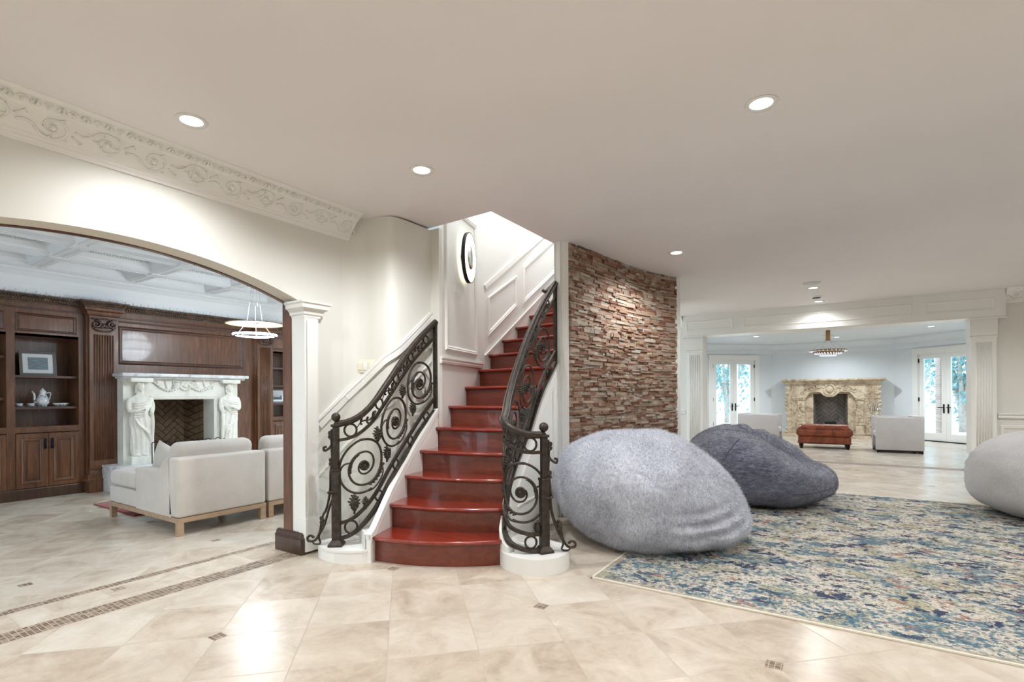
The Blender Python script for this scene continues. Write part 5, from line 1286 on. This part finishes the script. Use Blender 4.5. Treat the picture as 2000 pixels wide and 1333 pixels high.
bag('bean_bag', 'warm light grey fleece bean bag cut off by the right edge', 1.84, 6.87, .84, .86, f3, M_FUR3, sub=6, fur=.003, furs=60, waist=.42,
    seams=[(arc_n(lambda t: (-1 + .15 * math.sin(t * PI), -.55 + .15 * t, .62 - 1.5 * t)), .006)], floor=.01)

# ---------------------------------------------------------------- back room furniture
def tub_chair(label, x, y, rz, wd=.80, dp=.82):
    """faces local -X; near side is local -Y"""
    t = thing('armchair', label, 'armchair', (x, y, 0), rz, 'square tufted armchairs by the far fireplace')
    h = .74
    m_ = MB(); m_.bbox(-dp / 2 + .06, dp / 2 - .10, -wd / 2 + .10, wd / 2 - .10, .06, .30, .01); m_.build('seat_base', M_CHAIR, t, local=True)
    for s in (-1, 1):
        m_ = MB(); m_.bbox(-dp / 2, dp / 2, s * wd / 2 - (.12 if s > 0 else 0), s * wd / 2 + (0 if s > 0 else .12), .055, h - .03, .016); m_.build('armrest', M_CHAIR, t, local=True)
    m_ = MB(); m_.bbox(dp / 2 - .15, dp / 2, -wd / 2 + .005, wd / 2 - .005, .056, h, .02)
    for i in range(5):
        for k in range(3): m_.ball((dp / 2 - .152, -.22 + .11 * i, .42 + .09 * k), .05, 6, sx=.35)
    m_.build('backrest', M_CHAIR, t, local=True)
    m_ = MB(); m_.bbox(-dp / 2 + .005, dp / 2 - .16, -wd / 2 + .125, wd / 2 - .125, .295, .42, .04, seg=5); m_.build('seat_cushion', M_CHAIR, t, local=True)
    m_ = MB(); R = Matrix.Translation((-.05, 0, .50)) @ Matrix.Rotation(PI / 2, 4, 'X'); m_.lathe([(.0005, -.25), (.06, -.245), (.075, -.22), (.075, .22), (.06, .245), (.0005, .25)], n=20, M=R); m_.build('bolster', M_CHAIR, t, local=True)
    for sx in (-1, 1):
        for sy in (-1, 1): m_ = MB(); m_.box(sx * (dp / 2 - .05) - .035, sx * (dp / 2 - .05) + .035, sy * (wd / 2 - .05) - .035, sy * (wd / 2 - .05) + .035, 0, .057); m_.build('foot', M_BLACK, t, local=True)
    m_ = MB(); m_.box(-dp / 2 + .02, dp / 2 - .02, -wd / 2 + .02, wd / 2 - .02, .03, .058); m_.build('plinth', M_BLACK, t, local=True)
    return t
tub_chair('pale grey square armchair right of the leather ottoman, by the glazed doors', .86, 13.08, .06, .80, .77)
tub_chair('pale grey square armchair left of the ottoman, partly behind the slate bean bag', -1.72, 13.46, PI - .02, .80, .86)
t = thing('ottoman', 'tufted cognac leather ottoman with nailhead trim before the limestone fireplace', 'ottoman', (-.42, 13.20, 0), .05)
m_ = MB(); m_.bbox(-.49, .49, -.30, .30, .10, .262, .02); m_.build('base_band', M_LEATHER, t, local=True)
m_ = MB(); n = 46; vs = []
nx_, ny_ = 5, 3
def tuft(u, v):
    ax = u * nx_; ay = v * ny_; k = abs(math.sin(PI * ax / 1.0)) * abs(math.sin(PI * ay))
    e = min(1, (1 - abs(2 * u - 1)) * 7) ** .45 * min(1, (1 - abs(2 * v - 1)) * 5) ** .45
    dd = math.cos(PI * (ax + ay)) * math.cos(PI * (ax - ay))
    return .43 + .055 * e + .022 * (1 - max(0, dd) ** 2) * e
for i in range(n + 1):
    for j in range(n + 1):
        u, v = i / n, j / n; vs.append((-.50 + 1.0 * u, -.32 + .64 * v, tuft(u, v)))
m_.add(vs, [(i * (n + 1) + j, (i + 1) * (n + 1) + j, (i + 1) * (n + 1) + j + 1, i * (n + 1) + j + 1) for i in range(n) for j in range(n)], True)
m_.bbox(-.525, .525, -.34, .34, .255, .445, .08, seg=7)
for i in range(1, 6):
    x_ = -.525 + 1.05 * i / 6; m_.tube([(x_, -.341, .27), (x_, -.343, .34), (x_, -.33, .41)], .004, 5)
m_.build('tufted_cushion', M_LEATHER, t, local=True)
m_ = MB()
for i in range(30): m_.ball((-.475 + .95 * i / 29, -.302, .118), .010, 4)
for i in range(18): m_.ball((.492, -.28 + .56 * i / 17, .118), .010, 4); m_.ball((-.492, -.28 + .56 * i / 17, .118), .010, 4)
m_.build('nailhead_trim', M_BLACK, t, local=True)
for sx in (-1, 1):
    for sy in (-1, 1): m_ = MB(); m_.lathe([(.026, 0), (.034, .012), (.028, .03), (.040, .05), (.045, .075), (.04, .10)], (sx * .43, sy * .24, 0), 16); m_.build('turned_leg', M_BLACK, t, local=True)

# limestone fireplace --------------------------------------------------------
YF = 16.60
t = thing('limestone_fireplace', 'ornate carved beige limestone fireplace in the far bright room', 'fireplace', (-.36, 16.8, 0))
m_ = MB(); m_.box(-1.62, .92, 16.15, 16.88, 0, .05); m_.build('hearth', M_LIME, t)
m_ = MB()
m_.sweep([(0, 1.44), (.02, 1.45), (.03, 1.475), (.03, 1.49), (.07, 1.52), (.12, 1.545), (.13, 1.56), (.13, 1.595), (-.1, 1.595), (-.1, 1.44)], [(-1.44, 16.88), (-1.44, YF), (.74, YF), (.74, 16.88)])
m_.box(-1.53, .83, YF - .08, 16.88, 1.56, 1.594)
for i in range(56): m_.box(-1.44 + .039 * i, -1.44 + .039 * i + .022, YF - .03, YF, 1.425, 1.455)
m_.build('mantel_shelf', M_LIME, t)
m_ = MB()
# frieze with the shaped arch opening
def under(x):
    u = (x + .385) / .605
    b = 1.235 - .0 * abs(u) if abs(u) < .62 else 1.235 - .22 * ((abs(u) - .62) / .38) ** 2.2
    d = .135 * math.exp(-(u / .30) ** 4)
    return b - d
xs = [-.99 + 1.21 * i / 48 for i in range(49)]
for p, q in zip(xs, xs[1:]):
    for y in (YF, YF + .1): m_.add([(p, y, under(p)), (q, y, under(q)), (q, y, 1.45), (p, y, 1.45)], [(0, 1, 2, 3)])
    m_.add([(p, YF, under(p)), (q, YF, under(q)), (q, YF + .1, under(q)), (p, YF + .1, under(p))], [(0, 1, 2, 3)])
m_.tube([(x, YF - .006, under(x) + .012) for x in xs], .016, 6)
m_.box(-1.42, -.99, YF, 16.88, .05, 1.45); m_.box(.22, .72, YF, 16.88, .05, 1.45)
m_.box(-.99, -.78, YF + .10, 16.88, .05, 1.40); m_.box(.03, .22, YF + .10, 16.88, .05, 1.40); m_.box(-.78, .03, YF + .1, 16.88, 1.18, 1.40)
m_.build('surround', M_LIME, t)
rl_ = random.Random(11)
m_ = MB(); cxm = -.385
R = Matrix.Rotation(0, 3, 'X')
m_.ball((cxm, YF, 1.30), .085, 10, sy=.5, sz=1.15)
for q in range(22):
    an = q * 2 * PI / 22; m_.ball((cxm + .125 * math.cos(an), YF - .01, 1.29 + .15 * math.sin(an)), .03, 5, sy=.8)
for s in (-1, 1):
    for q in range(26):
        tt = q / 25; xx = cxm + s * (.16 + .42 * tt); zz = 1.36 + .03 * math.sin(tt * 9) - .16 * tt ** 2.2
        m_.ball((xx, YF - .004, zz + rl_.uniform(-.025, .025)), rl_.uniform(.016, .032), 5, sy=.8)
        if q % 5 == 2: m_.tube([(xx, YF - .01, zz), (xx + s * .04, YF - .025, zz + .05), (xx + s * .07, YF - .01, zz + .03)], .012, 5)
    for q in range(2):
        c0 = (cxm + s * (.24 + .18 * q), 1.37 - .03 * q)
        m_.tube([(c0[0] + s * (.065 * (1 - k / 20)) * math.cos(k / 20 * 9), YF - .015, c0[1] + .06 * (1 - k / 20) * math.sin(k / 20 * 9)) for k in range(20)], .011, 5)
m_.build('carved_cartouche', M_LIME, t)
for s, (xa, xb, xc) in ((-1, (-1.42, -1.29, -1.07)), (1, (.72, .59, .30))):
    m_ = MB()
    # block capitals, scrolled consoles and bases of the legs
    w_ = .085
    m_.bbox(xc - .10, xc + .10, YF - .05, YF + .05, 1.00, 1.11, .012); m_.bbox(xc - .085, xc + .085, YF - .03, YF + .05, .33, 1.0, .02)
    m_.bbox(xc - .11, xc + .11, YF - .06, YF + .05, .33, .38, .012); m_.bbox(xc - .095, xc + .095, YF - .05, YF + .05, .05, .33, .014); m_.bbox(xc - .12, xc + .12, YF - .07, YF + .05, .05, .13, .01)
    for q in range(34):
        zz = .52 + .42 * rl_.random(); m_.ball((xc + rl_.gauss(0, .035), YF - .035, zz), rl_.uniform(.014, .028), 5, sy=.8)
    for q in range(12): m_.ball((xc + rl_.uniform(-.07, .07), YF - .055, 1.03 + .06 * rl_.random()), .018, 4)
    xm = (xa + xb) / 2
    for z0, z1 in ((1.12, 1.40), (.62, 1.06), (.10, .56)):
        for (p0, p1) in ((min(xa, xb) + .01, max(xa, xb) - .01), (min(xb, xc - .11 * s * -1) + .02 if s < 0 else xc + .12, (xc - .11) - .02 if s < 0 else xb - .02)):
            if p1 - p0 > .05: framep(m_, [(p0, YF, z0), (p1, YF, z0), (p1, YF, z1), (p0, YF, z1)], (0, -1, 0), .016, .014)
            for q in range(9): m_.ball((rl_.uniform(p0 + .03, max(p0 + .031, p1 - .03)), YF - .002, rl_.uniform(z0 + .05, z1 - .05)), rl_.uniform(.014, .026), 4, sy=.7)
    # outer profile of the side console, stepping in and out
    for z_, o_ in ((1.36, .03), (1.22, .03), (1.08, .02), (.98, .035), (.88, .035), (.76, .03), (.62, .02), (.45, .01), (.2, .02), (.1, .03)):
        m_.bbox(xa - (.02 if s < 0 else .07), xa + (.07 if s < 0 else .02), YF - .01, 16.86, z_ - .06, z_ + .05, .02); m_.ball((xa + s * o_ * .7, YF + .02, z_), .045, 5)
    m_.build('carved_leg', M_LIME, t)
m_ = MB(); m_.add([(-.78, YF + .1, .05), (-.78, YF + .1, 1.18), (-.70, YF + .5, 1.18), (-.70, YF + .5, .05), (-.06, YF + .5, .05), (-.06, YF + .5, 1.18), (.03, YF + .1, 1.18), (.03, YF + .1, .05)], [(0, 1, 2, 3), (3, 2, 5, 4), (4, 5, 6, 7), (1, 6, 5, 2)])
m_.build('firebox', M_HERR2, t)
g = thing('fire_grate', 'black iron fire grate with logs in the limestone fireplace', 'fire grate', (-.38, 16.85, .05))
m_ = MB()
for q in range(9): x_ = -.66 + .07 * q; m_.tube([(x_, 16.95, .2), (x_, 16.74, .2), (x_ + .02, 16.70, .33 + .03 * (q % 2))], .012, 6)
m_.tube([(-.68, 16.76, .19), (-.06, 16.76, .19)], .012, 6)
for x_ in (-.6, -.14): m_.tube([(x_, 16.8, .05), (x_, 16.8, .2)], .012, 6)
m_.build('grate', M_BLACK, g); m_ = MB(); m_.tube([(-.55, 16.84, .27), (-.2, 16.86, .28)], .06, 9); m_.tube([(-.5, 16.9, .36), (-.25, 16.86, .37)], .045, 9); m_.build('log', bpy.data.materials['charred_log'], g)
g = thing('fire_tool_set', 'slim metal fireplace tools standing right of the limestone fireplace', 'fireplace tools', (.62, 16.35, .0))
m_ = MB(); m_.lathe([(.09, 0), (.09, .02), (.03, .035)], (.62, 16.4, .05), 20); m_.build('stand', M_BLACK, g)
for q in range(4):
    an = q * PI / 2 + .4; x_, y_ = .62 + .07 * math.cos(an), 16.4 + .07 * math.sin(an); m_ = MB(); m_.tube([(x_, y_, .07), (x_, y_, .92)], .008, 6); m_.ball((x_, y_, .94), .018, 6); m_.build('tool', M_CHROME, g)
# tiered brass ring pendant
px_, py_ = -.34, 13.51
t = thing('pendant_light', 'brass and crystal tiered ring pendant hanging in the far room', 'pendant lamp', (px_, py_, 2.6))
m_ = MB(); m_.lathe([(.045, 2.38), (.045, 2.64)], (px_, py_, 0), 20); m_.lathe([(.06, 2.63), (.06, 2.64), (.0005, 2.64)], (px_, py_, 0), 20); m_.build('canopy', M_GLOWMETAL, t)
for rr_, zz in ((.37, 2.155), (.26, 2.10), (.16, 2.055), (.30, 2.12)):
    m_ = MB(); m_.lathe([(rr_, -.014), (rr_, .014), (rr_ - .012, .014), (rr_ - .012, -.014), (rr_, -.014)], (px_, py_, zz), 48); m_.build('ring', M_GLOWMETAL, t)
m_ = MB()
for k in range(28):
    an = k * PI / 14
    for rr_, zz in ((.355, 2.15), (.25, 2.095), (.15, 2.05)): m_.ball((px_ + rr_ * math.cos(an), py_ + rr_ * math.sin(an), zz), .018, 4, sz=1.2)
m_.build('crystal', emis('crystal_glow', (235, 240, 250), 1.3), t)
m_ = MB()
for k in range(6):
    an = k * PI / 3; m_.tube([(px_ + .03 * math.cos(an), py_ + .03 * math.sin(an), 2.40), (px_ + .36 * math.cos(an), py_ + .36 * math.sin(an), 2.16)], .0022, 4)
m_.tube([(px_ - .1, py_ - .05, 2.50), (px_ + .1, py_ + .05, 2.50)], .005, 6); m_.build('cable', M_CHROME, t)

# ---------------------------------------------------------------- outside
m_ = MB(); m_.box(-30, 30, 17.45, 60, -.12, -.06); m_.box(-30, -3.8, 10, 17.45, -.12, -.06); m_.box(3.0, 30, 10.5, 17.45, -.12, -.06); m_.add([(-2.0, 17.3, -.06), (-3.75, 15.2, -.06), (-3.8, 17.5, -.06)], [(0, 1, 2)]); m_.add([(1.2, 17.3, -.06), (3.0, 15.2, -.06), (3.0, 17.5, -.06)], [(0, 1, 2)])
o = struct(m_.build('ground_outside', stone_mat('pale_patio', (206, 208, 204), (226, 226, 222), (238, 238, 235), 3, .9, .1)))
m_ = MB(); m_.box(2.02, 2.16, 17.05, 17.9, -.06, 3.4); struct(m_.build('wall_outside', M_BRICK))
def tree(label, x, y, h, sp, rseed, grp=None):
    t = thing('tree', label, 'tree', (x, y, -.06)); r_ = random.Random(rseed)
    if grp: t['group'] = grp
    m_ = MB(); tips = []
    for k in range(5):
        an = k * 2 * PI / 5 + r_.random(); L_ = h * r_.uniform(.5, .7)
        P_ = crv([(x, y, -.06), (x + .1 * math.cos(an), y + .1 * math.sin(an), h * .22), (x + sp * .35 * math.cos(an), y + sp * .35 * math.sin(an), h * .45), (x + sp * .6 * math.cos(an), y + sp * .6 * math.sin(an), L_ + h * .2)], 4)
        m_.tube(P_, .09, 6, taper=lambda t: 1.1 - .85 * t); tips += P_[6:]
    m_.build('trunk', stone_mat('pale_bark', (150, 140, 130), (190, 180, 170), (215, 206, 198), 8, .9, .4), t)
    m_ = MB()
    for k in range(1900):
        c = Vector(r_.choice(tips)) + Vector((r_.gauss(0, sp * .28), r_.gauss(0, sp * .28), r_.gauss(0, h * .12))); s = r_.uniform(.05, .12)
        n1 = Vector((r_.gauss(0, 1), r_.gauss(0, 1), r_.gauss(0, 1))).normalized(); n2 = n1.orthogonal().normalized(); n3 = n1.cross(n2)
        m_.add([c + n2 * s, c + n3 * s * .5, c - n2 * s, c - n3 * s * .5 + n1 * s * .2], [(0, 1, 2, 3)])
    m_.build('foliage', M_LEAF, t); return t
tree('leafy tree outside the left pane of the right glazed doors', 3.1, 21.5, 4.6, 1.3, 1)
tree('multi-stemmed tree outside the right pane of the right glazed doors', 5.2, 21.0, 4.4, 1.6, 2)
tree('dense tree outside the left pane of the left glazed doors', -7.6, 21.5, 5.0, 1.8, 3)
tree('dense tree outside the right pane of the left glazed doors', -4.4, 24.0, 5.2, 1.9, 4)
for i, (x, y, s) in enumerate(((-10, 28, 5), (-6.4, 29, 6), (-1, 30, 6), (2.8, 29, 6), (6.8, 28, 6), (10.5, 27, 6))):
    tree('tall tree in the leafy background beyond the glazed doors', x, y, 7, 2.4, 20 + i, 'background trees beyond the glazed doors')
m_ = MB(); m_.box(2.80, 3.02, 18.3, 18.52, -.06, 3.2); o = m_.build('porch_post', M_TRIM); tag(o, 'white square porch post just outside the right glazed doors', 'post')
m_ = MB(); m_.box(-3.46, -3.30, 20.0, 20.16, -.06, 3.0); o = m_.build('porch_post', M_TRIM); tag(o, 'slim white post in the garden seen through the left glazed doors', 'post')
